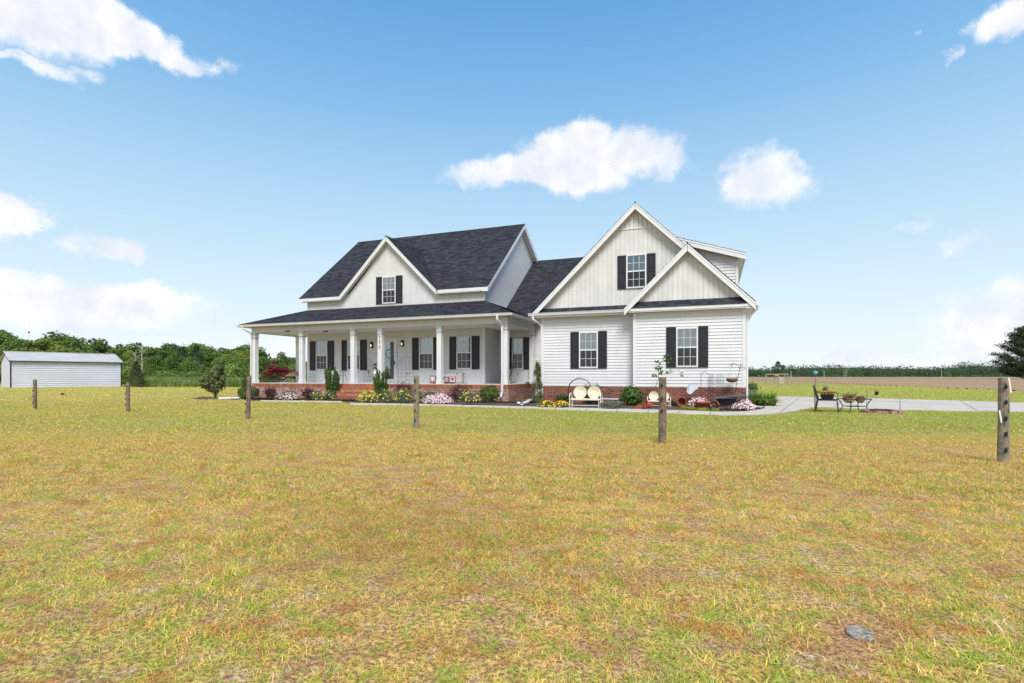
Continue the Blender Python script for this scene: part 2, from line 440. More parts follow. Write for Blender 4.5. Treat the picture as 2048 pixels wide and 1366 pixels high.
HID = bpy.data.collections.new('tuft_sources')       # not linked: only instanced by the lawn
def tuft(n, h, wd, spread, lean, rng):
    mb = MB()
    for i in range(n):
        a = rng.uniform(0, 6.283); rr = spread * math.sqrt(rng.random())
        p = Vector((rr * math.cos(a), rr * math.sin(a), -.004))
        d = Vector((rng.gauss(0, lean), rng.gauss(0, lean), 1)).normalized()
        s = Vector((math.cos(a + 1.3), math.sin(a + 1.3), 0)) * wd * rng.uniform(.6, 1.2)
        hh = h * rng.uniform(.45, 1.2)
        m1 = p + d * hh * .55; tp = p + d * hh * .8 + Vector((d.x, d.y, -.05)) * hh * rng.uniform(.3, .9)
        mb.add([p - s * .5, p + s * .5, m1 + s * .4, m1 - s * .4, tp], [(0, 1, 2, 3), (3, 2, 4)])
    return mb
def scatter(name, pts, rots, scl, tufts, m):
    me = bpy.data.meshes.new(name)
    me.from_pydata([tuple(p) for p in pts], [], [])
    at = me.attributes.new('rot', 'FLOAT_VECTOR', 'POINT'); at.data.foreach_set('vector', np.asarray(rots, dtype=np.float32).ravel())
    at = me.attributes.new('scl', 'FLOAT', 'POINT'); at.data.foreach_set('value', np.asarray(scl, dtype=np.float32))
    o = bpy.data.objects.new(name, me); COL.objects.link(o); o['kind'] = 'stuff'
    co = bpy.data.collections.new(name + '_tufts'); HID.children.link(co)
    for i, t_ in enumerate(tufts):
        tm = bpy.data.meshes.new('tuft'); tm.from_pydata(t_.v, [], t_.f); tm.materials.append(m)
        to = bpy.data.objects.new('tuft', tm); co.objects.link(to)
    ng = bpy.data.node_groups.new(name, 'GeometryNodeTree')
    ng.interface.new_socket('Geometry', in_out='INPUT', socket_type='NodeSocketGeometry')
    ng.interface.new_socket('Geometry', in_out='OUTPUT', socket_type='NodeSocketGeometry')
    nn, ll = ng.nodes, ng.links
    gi, go = nn.new('NodeGroupInput'), nn.new('NodeGroupOutput')
    ci = nn.new('GeometryNodeCollectionInfo'); ci.inputs[0].default_value = co; ci.inputs['Separate Children'].default_value = True; ci.inputs['Reset Children'].default_value = True
    ip = nn.new('GeometryNodeInstanceOnPoints'); ip.inputs['Pick Instance'].default_value = True
    ra = nn.new('GeometryNodeInputNamedAttribute'); ra.data_type = 'FLOAT_VECTOR'; ra.inputs[0].default_value = 'rot'
    sa = nn.new('GeometryNodeInputNamedAttribute'); sa.data_type = 'FLOAT'; sa.inputs[0].default_value = 'scl'
    ll.new(gi.outputs[0], ip.inputs['Points']); ll.new(ci.outputs[0], ip.inputs['Instance'])
    ll.new(ra.outputs[0], ip.inputs['Rotation']); ll.new(sa.outputs[0], ip.inputs['Scale'])
    ll.new(ip.outputs[0], go.inputs[0])
    md = o.modifiers.new('tufts', 'NODES'); md.node_group = ng
    return o
EXCL = [bed, walk, drive, fpts, [(-25.3, 23.2), (-9.1, 23.2), (-9.1, 24), (-7.2, 22.6), (1.2, 22.1), (1.2, 36), (-25.3, 38)]]
def lawn(name, z0, z1, dens, seed, tufts, zpow=1, sc=1.0, half=1.12):
    r_ = np.random.RandomState(seed)
    n = int(dens * half * 2 * (z1 * z1 - z0 * z0) / 2)
    Z = np.sqrt(r_.uniform(z0 * z0, z1 * z1, n)); X = r_.uniform(-half, half, n) * Z
    wx, wy = X * CT - Z * ST, X * ST + Z * CT
    keep = np.ones(n, bool)
    if z1 > 12:
        for P in EXCL:
            ins = np.zeros(n, bool); j = len(P) - 1
            for i in range(len(P)):
                xi, yi, xj, yj = P[i][0], P[i][1], P[j][0], P[j][1]
                if yi != yj:
                    c_ = ((yi > wy) != (yj > wy)) & (wx < (xj - xi) * (wy - yi) / (yj - yi) + xi)
                    ins ^= c_
                j = i
            keep &= ~ins
    sx, sy = (1720 - 1024) / FPX * 2.43, 2.43       # bare spot round the lid in the lawn
    keep &= ((X - 1.62) ** 2 + ((Z - 2.43) * 1.0) ** 2 > .062 ** 2)
    soft = r_.uniform(0, 1, n) < .72
    keep &= ~(soft & (((X - 1.62) / .22) ** 2 + ((Z - 2.46) / .16) ** 2 < 1)) & ~(soft & (((X - 1.42) / .17) ** 2 + ((Z - 2.30) / .10) ** 2 < 1))
    wx, wy = wx[keep], wy[keep]; m_ = len(wx)
    pts = np.stack([wx, wy, np.zeros(m_)], 1)
    rot = np.stack([r_.normal(0, .12, m_), r_.normal(0, .12, m_), r_.uniform(0, 6.283, m_)], 1)
    s_ = r_.uniform(.6, 1.25, m_) * sc
    # patchiness of height
    big = np.array([noise.noise(Vector((x * .9, y * .9, 3.3))) + .7 * noise.noise(Vector((x * 3.1, y * 3.1, 8))) for x, y in zip(wx, wy)])
    s_ *= np.clip(.95 + .65 * big, .5, 1.8)
    return scatter(name, pts, rot, s_, tufts, mgr)
rng = random.Random(2)
T1 = [tuft(16, .040, .0042, .05, .8, rng) for _ in range(5)] + [tuft(14, .030, .0048, .06, 1.6, rng) for _ in range(5)]
lawn('lawn_grass', 1.0, 5.0, 900, 1, T1, half=1.55)
T2 = [tuft(22, .042, .0065, .09, .9, rng) for _ in range(5)]
lawn('lawn_grass', 5.0, 11.0, 300, 2, T2, half=1.35)
T3 = [tuft(24, .045, .011, .15, .9, rng) for _ in range(5)]
lawn('lawn_grass', 11.0, 24.0, 80, 3, T3, half=1.25)
T4 = [tuft(18, .06, .028, .34, .8, rng) for _ in range(4)]
lawn('lawn_grass', 24.0, 60.0, 9, 5, T4, half=1.2)
# tiny white clover heads in the greener part
rng = random.Random(8); mb = MB()
for i in range(420):
    zc = rng.uniform(7, 14); xc = rng.gauss(5.5, 3.2)
    if abs(xc) > zc * 1.05: continue
    mb.leaf(cs(xc, zc, rng.uniform(.05, .08)), rng.uniform(.012, .03), rng, 1)
mb.build('clover_flowers', mat('clover_white', (.75, .72, .66), .8), kind='stuff')

# ---------------------------------------------------------------- house
M_SID = mat('vinyl_siding', (.66, .66, .66), .42, var=.03, vscale=1.5, spec=.4, rnd=.02)
M_TRIM = mat('white_trim', (.70, .70, .70), .4, var=.03, vscale=3)
M_VERT = mat('vertical_siding', (.63, .625, .605), .5, var=.05, vscale=2, rnd=.04)
M_SOF = mat('soffit', (.72, .70, .66), .6)
M_CEIL = mat('porch_ceiling', (.78, .75, .67), .6)
M_SHUT = mat('shutter_paint', (.020, .020, .026), .42, var=.1)
M_CONC = mat('porch_concrete', (.55, .53, .50), .8, var=.06)
M_DARK = mat('dark_metal', (.012, .012, .013), .45, metal=.3)
M_MORT = mat('mortar', (.58, .50, .44), .95, var=.12, vscale=8)
M_MORT2 = mat('porch_mortar', (.78, .69, .65), .95, var=.12, vscale=8)
M_BACK = mat('unlit_room', (.012, .014, .014), .7)
M_BLIND = mat('blind', (.60, .62, .58), .7)
def brickmat(name, stops, white=.0):
    m = bpy.data.materials.new(name); m.use_nodes = True; g = N(m.node_tree)
    ge = g.new('ShaderNodeNewGeometry')
    r = g.math('FRACT', g.math('ADD', g.new('ShaderNodeObjectInfo').outputs['Random'], ge.outputs['Random Per Island']))
    c = g.ramp(r, stops)
    c = g.mix(g.ss(g.noise(ge.outputs['Position'], 24, 5, .7), .35, .7, 0, .35), c, (.10, .035, .03))
    if white: c = g.mix(g.ss(g.noise(ge.outputs['Position'], 5, 5, .7), .42, .62, .1, white), c, (.60, .48, .45))
    b = g.n['Principled BSDF']; g.l.new(c, b.inputs['Base Color']); b.inputs['Roughness'].default_value = .9
    return m
M_BRICK = brickmat('brick_red', [(0, (.10, .045, .04)), (.25, (.24, .075, .05)), (.55, (.30, .085, .05)), (.8, (.17, .07, .055)), (1, (.36, .12, .06))])
M_BRICK2 = brickmat('brick_weathered', [(0, (.18, .06, .05)), (.4, (.34, .10, .07)), (.7, (.24, .08, .06)), (1, (.42, .14, .08))], .6)
M_BRICK3 = brickmat('brick_orange', [(0, (.25, .07, .035)), (.4, (.42, .14, .06)), (.7, (.32, .09, .05)), (1, (.52, .20, .09))])

mr, g = soil('roof_shingle')
ge = g.new('ShaderNodeNewGeometry')
r = ge.outputs['Random Per Island']
k = g.math('ADD', g.math('MULTIPLY', r, .75), g.math('MULTIPLY', g.noise(g.vec('MULTIPLY', ge.outputs['Position'], (3, 3, 8)), 4, 3, .7), .35))
c = g.ramp(k, [(.12, (.019, .020, .026)), (.5, (.032, .034, .043)), (.88, (.050, .053, .064))])
b = g.n['Principled BSDF']; g.l.new(c, b.inputs['Base Color']); b.inputs['Roughness'].default_value = .9; b.inputs['Specular IOR Level'].default_value = .2
M_ROOF = mr
mgl, g = soil('window_glass')
b = g.n['Principled BSDF']; b.inputs['Roughness'].default_value = .03; g.put(b.inputs['Base Color'], (.02, .025, .025))
gl = g.new('ShaderNodeBsdfGlossy'); gl.inputs['Roughness'].default_value = .02
tr = g.new('ShaderNodeBsdfTransparent'); g.put(tr.inputs[0], (.75, .80, .79))
fr = g.new('ShaderNodeLayerWeight'); fr.inputs[0].default_value = .5
mx = g.new('ShaderNodeMixShader'); g.l.new(g.math('MULTIPLY_ADD', fr.outputs['Fresnel'], .5, .16), mx.inputs[0])
g.l.new(tr.outputs[0], mx.inputs[1]); g.l.new(gl.outputs[0], mx.inputs[2]); g.l.new(mx.outputs[0], g.n['Material Output'].inputs[0])
M_GLASS = mgl
mgs, g = soil('window_screen')
gl = g.new('ShaderNodeBsdfGlossy'); gl.inputs['Roughness'].default_value = .05
tr = g.new('ShaderNodeBsdfTransparent'); g.put(tr.inputs[0], (.27, .29, .29))
mx = g.new('ShaderNodeMixShader'); mx.inputs[0].default_value = .08
g.l.new(tr.outputs[0], mx.inputs[1]); g.l.new(gl.outputs[0], mx.inputs[2]); g.l.new(mx.outputs[0], g.n['Material Output'].inputs[0])
M_SCREEN = mgs

MX0, MX1, YH = -22.93, -11.26, 25.35
YP, YC, YW, YB = 23.27, 27.5, 22.65, 22.2
WX0, WX1, BX0 = -7.23, 1.12, -3.11
HL = Vector((-9.0, 23.0, 0))
H = thing('house', 'white farmhouse with dark shingle roofs, black shutters, brick base and long columned porch', 'house', HL)
def hb(mb, name, m, parent=None, **kw):
    return mb.build(name, m, parent or H, off=HL, **kw) if parent is None else mb.build(name, m, parent, off=HL, **kw)

# wall bodies -------------------------------------------------
def px(prof, x0, x1): return ([(x0, y, z) for y, z in prof], (x1 - x0, 0, 0))
def py(prof, y0, y1): return ([(x, y0, z) for x, z in prof], (0, y1 - y0, 0))
hb(MB().prism(*px([(YH, .05), (38.1, .05), (38.1, 5.7), (30.76, 10.42), (YH, 5.92)], MX0, MX1)).prism(*py([(-20.2, 5.6), (-14.12, 5.6), (-17.16, 8.88)], YH - .003, 28.4)), 'main_wall', M_SID)
hb(MB().prism(*py([(WX0, .76), (WX1, .76), (WX1, 4.08), (-3.07, 8.26), (WX0, 4.22)], YW, 36)), 'garage_wall', M_SID)
hb(MB().prism(*py([(BX0, .76), (WX1 - .003, .76), (WX1 - .003, 4.1), (-.98, 6.26), (BX0, 4.13)], YB, YW - .004)), 'projecting_wall', M_SID)
hb(MB().box(MX1 + .004, WX0 - .004, YC, 35, .05, 4.1), 'link_wall', M_SID)
DY, DX = 23.7, .91
hb(MB().prism(*py([(-1.7, 5.6), (DX, 4.1), (DX, 6.16), (-1.7, 7.0)], DY, 33)), 'dormer_wall', M_SID)

# lap siding --------------------------------------------------
def board(bl, br, tl, tr, n, name='siding_board'):
    n = Vector(n); mb = MB()
    bl, br, tl, tr = map(Vector, (bl, br, tl, tr))
    o1, o2 = n * .026, n * .003
    mb.add([bl, br, tr, tl, bl + o1, br + o1, tr + o2, tl + o2], [(0, 1, 5, 4), (4, 5, 6, 7), (3, 7, 6, 2), (0, 4, 7, 3), (1, 2, 6, 5)])
    return hb(mb, name, M_SID)
EX = .127
def rows(z0, z1, e=EX):
    z = z0
    while z < z1 - .02:
        yield z, min(z + e, z1); z += e
for a, b_ in rows(.78, 3.76):
    board((WX0 + .09, YW, a), (BX0, YW, a), (WX0 + .09, YW, b_), (BX0, YW, b_), (0, -1, 0))
for a, b_ in rows(.78, 3.80):
    board((BX0 + .1, YB, a), (WX1 - .1, YB, a), (BX0 + .1, YB, b_), (WX1 - .1, YB, b_), (0, -1, 0))
for a, b_ in rows(.80, 3.72):
    board((MX0 + .08, YH, a), (MX1 - .08, YH, a), (MX0 + .08, YH, b_), (MX1 - .08, YH, b_), (0, -1, 0))
    board((MX1, YH + .08, a), (MX1, YC, a), (MX1, YH + .08, b_), (MX1, YC, b_), (1, 0, 0))
    board((MX1 + .03, YC, a), (WX0, YC, a), (MX1 + .03, YC, b_), (WX0, YC, b_), (0, -1, 0))
for a, b_ in rows(.78, 3.78):
    board((WX1, YB + .1, a), (WX1, 36, a), (WX1, YB + .1, b_), (WX1, 36, b_), (1, 0, 0))
def ycf(z): return 25.05 + (z - 5.84) / .83 + .10
def ycb(z): return 28.51 + (z - 5.21) / .746 + .3
for a, b_ in rows(5.16, 10.36):
    l0, l1 = max(YH + .06, ycf(a)), max(YH + .06, ycf(b_))
    r0, r1 = [30.76 + (10.6 - .13 - z) / .63 if z > 8.72 else ycb(z) for z in (a, b_)]
    if r1 < l1: l1 = r1 = (l1 + r1) / 2
    board((MX1, l0, a), (MX1, r0, a), (MX1, l1, b_), (MX1, r1, b_), (1, 0, 0))
for a, b_ in rows(4.2, 6.95):
    f = lambda z: max(-1.7, 5.30 - z)
    rt = lambda z: DX - .08 if z < 6.16 else DX - .08 - (z - 6.16) / .325
    if rt(b_) > f(b_): board((f(a), DY, a), (rt(a), DY, a), (f(b_), DY, b_), (rt(b_), DY, b_), (0, -1, 0))
for a, b_ in rows(4.45, 6.1):
    board((DX, DY + .08, a), (DX, 33, a), (DX, DY + .08, b_), (DX, 33, b_), (1, 0, 0))

# vertical boards ---------------------------------------------
def vboards(x0, x1, wd, zb, zt, Y, m=M_VERT, name='vertical_board', pr=.014):
    n = max(1, round((x1 - x0) / wd)); wd = (x1 - x0) / n
    for i in range(n):
        a, b_ = x0 + i * wd + .007, x0 + (i + 1) * wd - .007
        ta, tb = zt(a), zt(b_)
        if max(ta, tb) <= zb + .03: continue
        ta, tb = max(ta, zb + .002), max(tb, zb + .002)
        mb = MB()
        v = [Vector((a, Y, zb)), Vector((b_, Y, zb)), Vector((b_, Y, tb)), Vector((a, Y, ta))]
        o = Vector((0, -pr, 0)); ins = Vector((.006, 0, 0))
        mb.add(v + [v[0] + o + ins, v[1] + o - ins, v[2] + o - ins, v[3] + o + ins], [(4, 5, 6, 7), (0, 1, 5, 4), (1, 2, 6, 5), (2, 3, 7, 6), (3, 0, 4, 7)])
        hb(mb, name, m)
def zmain(x):
    return max(5.66, min(5.84 + (x + 20.35), 5.84 + (-13.97 - x), 9.0) - .30)
vboards(MX0 + .06, MX1 - .02, .19, 5.17, zmain, YH - .004)
vboards(WX0 - .1, 1.2, .19, 4.18, lambda x: min(8.43 - .97 * abs(x + 3.07) - .32, 7.42), YW - .003)
vboards(-3.9, -2.24, .19, 7.46, lambda x: 8.43 - .97 * abs(x + 3.07) - .32, YW - .02)
hb(MB().box(-4.0, -2.14, YW - .045, YW - .003, 7.405, 7.46), 'belly_band', M_TRIM)
vboards(-3.3, 1.35, .19, 4.22, lambda x: 6.44 - abs(x + .98) * 1.0 - .30, YB - .003)

# corner trims
mb = MB()
mb.box(WX0 - .02, WX0 + .09, YW - .03, YW + .1, .76, 3.8).box(BX0 - .02, BX0 + .1, YB - .032, YW - .02, .76, 3.85)
mb.box(WX1 - .1, WX1 + .03, YB - .032, YB + .1, .76, 3.85).box(MX1 - .08, MX1 + .03, YH - .03, YH + .08, .81, 3.72)
mb.box(MX0 - .03, MX0 + .08, YH - .03, YH + .08, .81, 3.72).box(MX1 - .06, MX1 + .03, YH - .03, YH + .06, 5.17, 5.7)
mb.box(MX0 - .03, MX0 + .06, YH - .03, YH + .06, 5.17, 5.7).box(DX - .08, DX + .03, DY - .03, DY + .08, 4.2, 6.13)
hb(mb, 'corner_trim', M_TRIM)
hb(MB().box(WX0 - .03, BX0 - .02, YW - .028, YW, .73, .781).box(BX0 - .03, WX1 + .03, YB - .030, YB, .73, .781), 'starter_trim', mat('starter', (.30, .27, .25), .7))

# bricks -------------------------------------------------------
BR = random.Random(5)
hb(MB().box(WX0 - .01, BX0 - .014, YW - .04, YW + .2, -.1, .76).box(BX0 - .012, WX1 - .002, YB - .042, YW, -.1, .76).box(WX1 - .2, WX1 - .004, YW, 36, -.1, .76), 'brick_base', M_MORT)
bm_ = {}
def brick(x, Y, z, w_, parent_list):
    key = round(w_, 3)
    if key not in bm_:
        t = MB().box(0, w_, -.012, .004, 0, .072)
        me = bpy.data.meshes.new('brick'); me.from_pydata(t.v, [], t.f); me.materials.append(M_BRICK); bm_[key] = me
    o = bpy.data.objects.new('brick', bm_[key]); COL.objects.link(o); o.parent = H
    o.location = Vector((x, Y - BR.uniform(0, .004), z)) - HL
BL, BH = .203, .0845
nb = 0; rest = MB()
def course_bricks(x0, x1, Y, nrow, z0=.002, out=None, cap=300):
    global nb
    for r_ in range(nrow):
        x = x0 - (BL / 2 if r_ % 2 else 0)
        while x < x1 - .01:
            a, b_ = max(x, x0), min(x + BL - .012, x1)
            if b_ - a > .03:
                if nb < cap and out is None:
                    brick(a, Y, z0 + r_ * BH, b_ - a, None); nb += 1
                else:
                    (out or rest).box(a, b_, Y - .012 - BR.uniform(0, .004), Y + .004, z0 + r_ * BH, z0 + r_ * BH + .072)
            x += BL
course_bricks(BX0, WX1 - .004, YB - .042, 9)
course_bricks(WX0, BX0 - .02, YW - .04, 9)
for r_ in range(9):
    y = YB - .03 + (BL / 2 if r_ % 2 else 0)
    while y < 30:
        rest.box(WX1 - .006, WX1 + .01, y, y + BL - .012, .002 + r_ * BH, .002 + r_ * BH + .072); y += BL
hb(rest, 'brick_courses', M_BRICK, kind='stuff')
# porch base
PX0, PX1 = -25.25, -9.14
hb(MB().box(PX0 + .01, PX1 - .01, YP + .012, YC - .01, -.1, .745), 'porch_base', M_MORT2)
hb(MB().box(PX0 - .02, PX1 + .02, YP - .02, YC - .004, .775, .80), 'porch_floor', M_CONC)
pb = MB(); so_ = MB()
SX0, SX1 = onY(688, 790, YP).x, onY(768, 790, YP).x
course_bricks(PX0, SX0 - .01, YP + .006, 7, out=pb); course_bricks(SX1, PX1, YP + .006, 7, out=pb)
for X_, s_ in ((PX1, 1), (PX0, -1)):
    for r_ in range(7):
        y = YP + .01 + (BL / 2 if r_ % 2 else 0)
        while y < YC - .2:
            pb.box(X_ - .012 - (0 if s_ > 0 else .0), X_ + .006, y, y + BL - .012, .002 + r_ * BH, .074 + r_ * BH) if s_ > 0 else pb.box(X_ - .006, X_ + .012, y, y + BL - .012, .002 + r_ * BH, .074 + r_ * BH)
            y += BL
hb(pb, 'porch_bricks', M_BRICK2, kind='stuff')
x = PX0
while x < PX1 - .06:
    so_.box(x, x + .062, YP - .02 - BR.uniform(0, .006), YP + .02, .60, .772); x += .0735
y = YP
while y < YC - .1:
    so_.box(PX1 - .02, PX1 + .012, y + .012, y + .074, .60, .772); y += .0735
hb(so_, 'soldier_course', M_BRICK3, kind='stuff')
# brick steps
st = MB(); sm = MB()
for i in range(4):
    zt = .60 - i * .2 + .0; yf = YP - .30 * (i + 1)
    if zt <= .01: break
    sm.box(SX0 + .1 * i * 0, SX1, yf + .01, YP + .01 - .0 - (0), -.05 - i * .01, zt - .012)
    x = SX0
    while x < SX1 - .05:
        st.box(x, x + .062, yf - .012, yf + .19, zt - .10, zt); x += .0735
    x = SX0
    while x < SX1 - .05:
        st.box(x, min(x + .19, SX1), yf - .002, yf + .03, zt - .192, zt - .115); x += .203
    z = 0.0
    while z < zt - .15:
        y = yf + .02
        while y < yf + .28:
            st.box(SX1 - .01, SX1 + .008, y, y + .125, z, z + .072); y += .14
        z += BH
hb(sm, 'step_mortar', M_MORT2); hb(st, 'brick_steps', M_BRICK3, kind='stuff')

# roofs ---------------------------------------------------------
RR = random.Random(77)
def roof(name, p0, p1, t1, t0, e=.145, sw=.30, thick=.10):
    """p0-p1 lower edge, t0-t1 upper edge: stepped shingle courses of single tabs"""
    p0, p1, t0, t1 = map(Vector, (p0, p1, t0, t1))
    nrm = ((p1 - p0) if (p1 - p0).length > .01 else (t1 - t0)).cross((t0 - p0)).normalized()
    if nrm.z < 0: nrm = -nrm
    Lh = max((t0 - p0).length if (p1 - p0).length > .01 else (t0 - p0).length, (t1 - p1).length)
    ang = abs(t0.z - p0.z); slope = ang / max(1e-6, math.sqrt(max(0, 1 - nrm.z ** 2)))
    n = max(1, round(slope / e)); mb = MB()
    hd = ((p1 - p0) if (p1 - p0).length > .01 else (t1 - t0)).normalized()
    for i in range(n):
        a, b_ = i / n, (i + 1) / n
        L0, R0 = p0.lerp(t0, a), p1.lerp(t1, a); L1, R1 = p0.lerp(t0, b_), p1.lerp(t1, b_)
        w_ = (R0 - L0).length; w1 = (R1 - L1).length
        m_ = max(1, round(max(w_, w1) / (sw * RR.uniform(.9, 1.1))))
        cuts = sorted([0, 1] + [min(.999, max(.001, (j + RR.uniform(-.3, .3)) / m_)) for j in range(1, m_)])
        for j in range(len(cuts) - 1):
            u, v = cuts[j], cuts[j + 1]; lift = nrm * (.012 + (.008 if RR.random() < .45 else 0))
            A, B = L0.lerp(R0, u), L0.lerp(R0, v); C, D = L1.lerp(R1, v), L1.lerp(R1, u)
            mb.add([A + lift, B + lift, C + nrm * .003, D + nrm * .003, A, B], [(0, 1, 2, 3), (4, 5, 1, 0)])
    mb.add([p0 - nrm * .004, p1 - nrm * .004, t1 - nrm * .004, t0 - nrm * .004], [(0, 1, 2, 3)])
    return hb(mb, name, M_ROOF)
RX0, RX1 = -23.38, -10.93
GX, G0, G1, EZ, GZ = -17.16, -20.36, -13.96, 5.84, 9.04
def zr(Y): return EZ + (Y - 25.05) * .8336
yv = 25.05 + (GZ - EZ) / .8336
roof('roof', (RX0, 25.05, EZ), (G0, 25.05, EZ), (GX, yv, GZ), (RX0, yv, GZ))
roof('roof', (G1, 25.05, EZ), (RX1, 25.05, EZ), (RX1, yv, GZ), (GX, yv, GZ))
roof('roof', (RX0, yv, GZ), (RX1, yv, GZ), (RX1, 30.76, 10.6), (RX0, 30.76, 10.6))
roof('roof', (RX1, 38.4, 5.79), (RX0, 38.4, 5.79), (RX0, 30.76, 10.6), (RX1, 30.76, 10.6), e=.3, sw=.8)
roof('gable_roof', (G0, 25.02, EZ), (G0 + .001, 25.05, EZ), (GX, yv, GZ), (GX, 25.02, GZ))
roof('gable_roof', (G1 - .001, 25.05, EZ), (G1, 25.02, EZ), (GX, 25.02, GZ), (GX, yv, GZ))
WZ, WE = 8.43, 3.98
roof('garage_roof', (-7.65, 36.3, WE), (-7.65, 22.33, WE), (-3.07, 22.33, WZ), (-3.07, 36.3, WZ))
roof('garage_roof', (1.47, 22.33, WE), (1.47, 36.3, WE), (-3.07, 36.3, WZ), (-3.07, 22.33, WZ))
roof('projecting_roof', (-3.42, 22.64, 4.0), (-3.42, 21.9, 4.0), (-.98, 21.9, 6.44), (-.98, 22.64, 6.44))
roof('projecting_roof', (1.47, 21.9, 4.03), (1.47, 22.64, 4.03), (-.98, 22.64, 6.47), (-.98, 21.9, 6.47))
roof('pent_roof', (-7.45, 22.33, 3.96), (-3.45, 22.33, 3.96), (-3.45, 22.64, 4.22), (-7.2, 22.64, 4.22), sw=.2, e=.13)
roof('pent_roof', (-3.3, 21.9, 3.97), (1.35, 21.9, 3.97), (1.1, 22.19, 4.26), (-3.06, 22.19, 4.26), sw=.2, e=.13)
roof('link_roof', (-8.9, 27.1, 4.16), (-7.5, 27.1, 4.16), (-7.4, 28.42, 5.14), (-11.24, 28.42, 5.14))
roof('link_roof', (-11.24, 28.42, 5.14), (-7.4, 28.42, 5.14), (-4.6, 33.4, 8.85), (-11.24, 33.4, 8.85))
roof('link_roof', (-4.6, 36.5, 6.5), (-11.24, 36.5, 6.5), (-11.24, 33.4, 8.85), (-4.6, 33.4, 8.85), e=.3, sw=.8)
PE, PW = 4.16, 5.15
roof('porch_roof', (-25.8, 22.95, PE), (-8.9, 22.95, PE), (MX1, YH - .02, PW), (MX0, YH - .02, PW))
roof('porch_roof', (-8.9, 22.95, PE), (-8.9, 27.1, PE), (MX1 + .02, 28.42, PW), (MX1 + .02, YH - .02, PW))
roof('porch_roof', (-25.8, 27.4, PE), (-25.8, 22.95, PE), (MX0, YH - .02, PW), (MX0, 27.4, PW))
roof('dormer_roof', (1.21, 23.4, 6.21), (1.21, 33.3, 6.21), (-1.95, 33.3, 7.26), (-1.95, 23.4, 7.26))
# ridge caps
mb = MB()
for A, B in (((RX0, 30.76, 10.6), (RX1, 30.76, 10.6)), ((GX, 24.98, GZ), (GX, yv, GZ)), ((-3.07, 22.3, WZ), (-3.07, 36.3, WZ)), ((-.98, 21.86, 6.46), (-.98, 22.6, 6.46)), ((-11.0, 33.4, 8.85), (-6.5, 33.4, 8.85))):
    hb(MB().tube([Vector(A) + Vector((0, 0, .0)), Vector(B)], .032, 6), 'ridge_cap', M_ROOF)
for A, B in (((-25.8, 22.95, PE), (MX0, YH, PW)), ((-8.9, 22.95, PE), (MX1, YH, PW))):
    hb(MB().tube([Vector(A) + Vector((0, 0, .01)), Vector(B)], .03, 5), 'hip_cap', M_ROOF)

# rakes, fascias, soffits -------------------------------------------
def rake(x0, z0, x1, z1, yf, yw, hgt=.20, m=M_TRIM):
    """board along a gable slope, with its soffit back to the wall"""
    d = Vector((x1 - x0, 0, z1 - z0)).normalized(); n = Vector((-d.z, 0, d.x))
    if n.z > 0: n = -n
    A, B = Vector((x0, yf, z0)) + n * .012, Vector((x1, yf, z1)) + n * .012
    hv = Vector((0, 0, -hgt * 1.25))
    mb = MB().beam(A, B, (0, .03, 0), hv)
    hb(mb, 'rake_board', m)
    hb(MB().beam(A + Vector((0, -.012, 0)), B + Vector((0, -.012, 0)), (0, .03, 0), hv * .3), 'rake_drip', m)
    k = max(2, int((B - A).length / .2))
    sb = MB()
    for i in range(k):
        a, b_ = A.lerp(B, i / k), A.lerp(B, (i + .90) / k)
        sb.beam(a + hv * .8 + Vector((0, .031, 0)), b_ + hv * .8 + Vector((0, .031, 0)), (0, yw - yf - .05, 0), (0, 0, .012))
    sb.beam(A + hv * .74 + Vector((0, .031, 0)), B + hv * .74 + Vector((0, .031, 0)), (0, yw - yf - .034, 0), (0, 0, .01))
    hb(sb, 'rake_soffit', M_SOF)
rake(G0 - .02, EZ, GX, GZ, 25.02, YH); rake(G1 + .02, EZ, GX, GZ, 25.02, YH)
rake(-7.62, WE, -3.07, WZ, 22.32, YW); rake(1.47, WE, -3.07, WZ, 22.32, YW)
rake(-3.46, 3.98, -.98, 6.44, 21.88, YB, .22); rake(1.5, 3.98, -.98, 6.44, 21.88, YB, .22)
rake(1.23, 6.20, -1.95, 7.25, 23.38, DY, .2)
def fascia(A, B, n, h=.2, soff=None, name='fascia'):
    A, B, n = Vector(A), Vector(B), Vector(n)
    hb(MB().beam(A, B, -n * .03, (0, 0, -h)), name, M_TRIM)
    if soff:
        hb(MB().beam(A + Vector((0, 0, -h + .02)), B + Vector((0, 0, -h + .02)), -n * soff, (0, 0, .02)), 'soffit', M_SOF)
fascia((RX0, 25.05, EZ - .01), (G0 - .05, 25.05, EZ - .01), (0, -1, 0), .21, .30); fascia((G1 + .05, 25.05, EZ - .01), (RX1, 25.05, EZ - .01), (0, -1, 0), .21, .30)
# main gable end rakes (facing right and left)
for X, sgn in ((RX1, 1), (RX0, -1)):
    for (Ya, Za), (Yb, Zb) in (((25.02, EZ), (30.76, 10.6)), ((38.4, 5.79), (30.76, 10.6))):
        A, B = Vector((X, Ya, Za - .02)), Vector((X, Yb, Zb - .02))
        hb(MB().beam(A, B, (-.03 * sgn, 0, 0), (0, 0, -.24)), 'rake_board', M_TRIM)
        hb(MB().beam(A + Vector((-.031 * sgn, 0, -.21)), B + Vector((-.031 * sgn, 0, -.21)), (-.29 * sgn, 0, 0), (0, 0, .02)), 'rake_soffit', M_SOF)
fascia((1.21, 23.42, 6.2), (1.21, 33.3, 6.2), (1, 0, 0), .2, .28)
fascia((1.47, 21.92, 3.97), (1.47, 36.3, 3.97), (1, 0, 0), .2, .33)
fascia((-7.62, 27.0, 3.97), (-7.62, 22.36, 3.97), (-1, 0, 0), .18, .35)
fascia((-3.44, 21.92, 3.98), (1.46, 21.92, 3.98), (0, -1, 0), .17, .27)
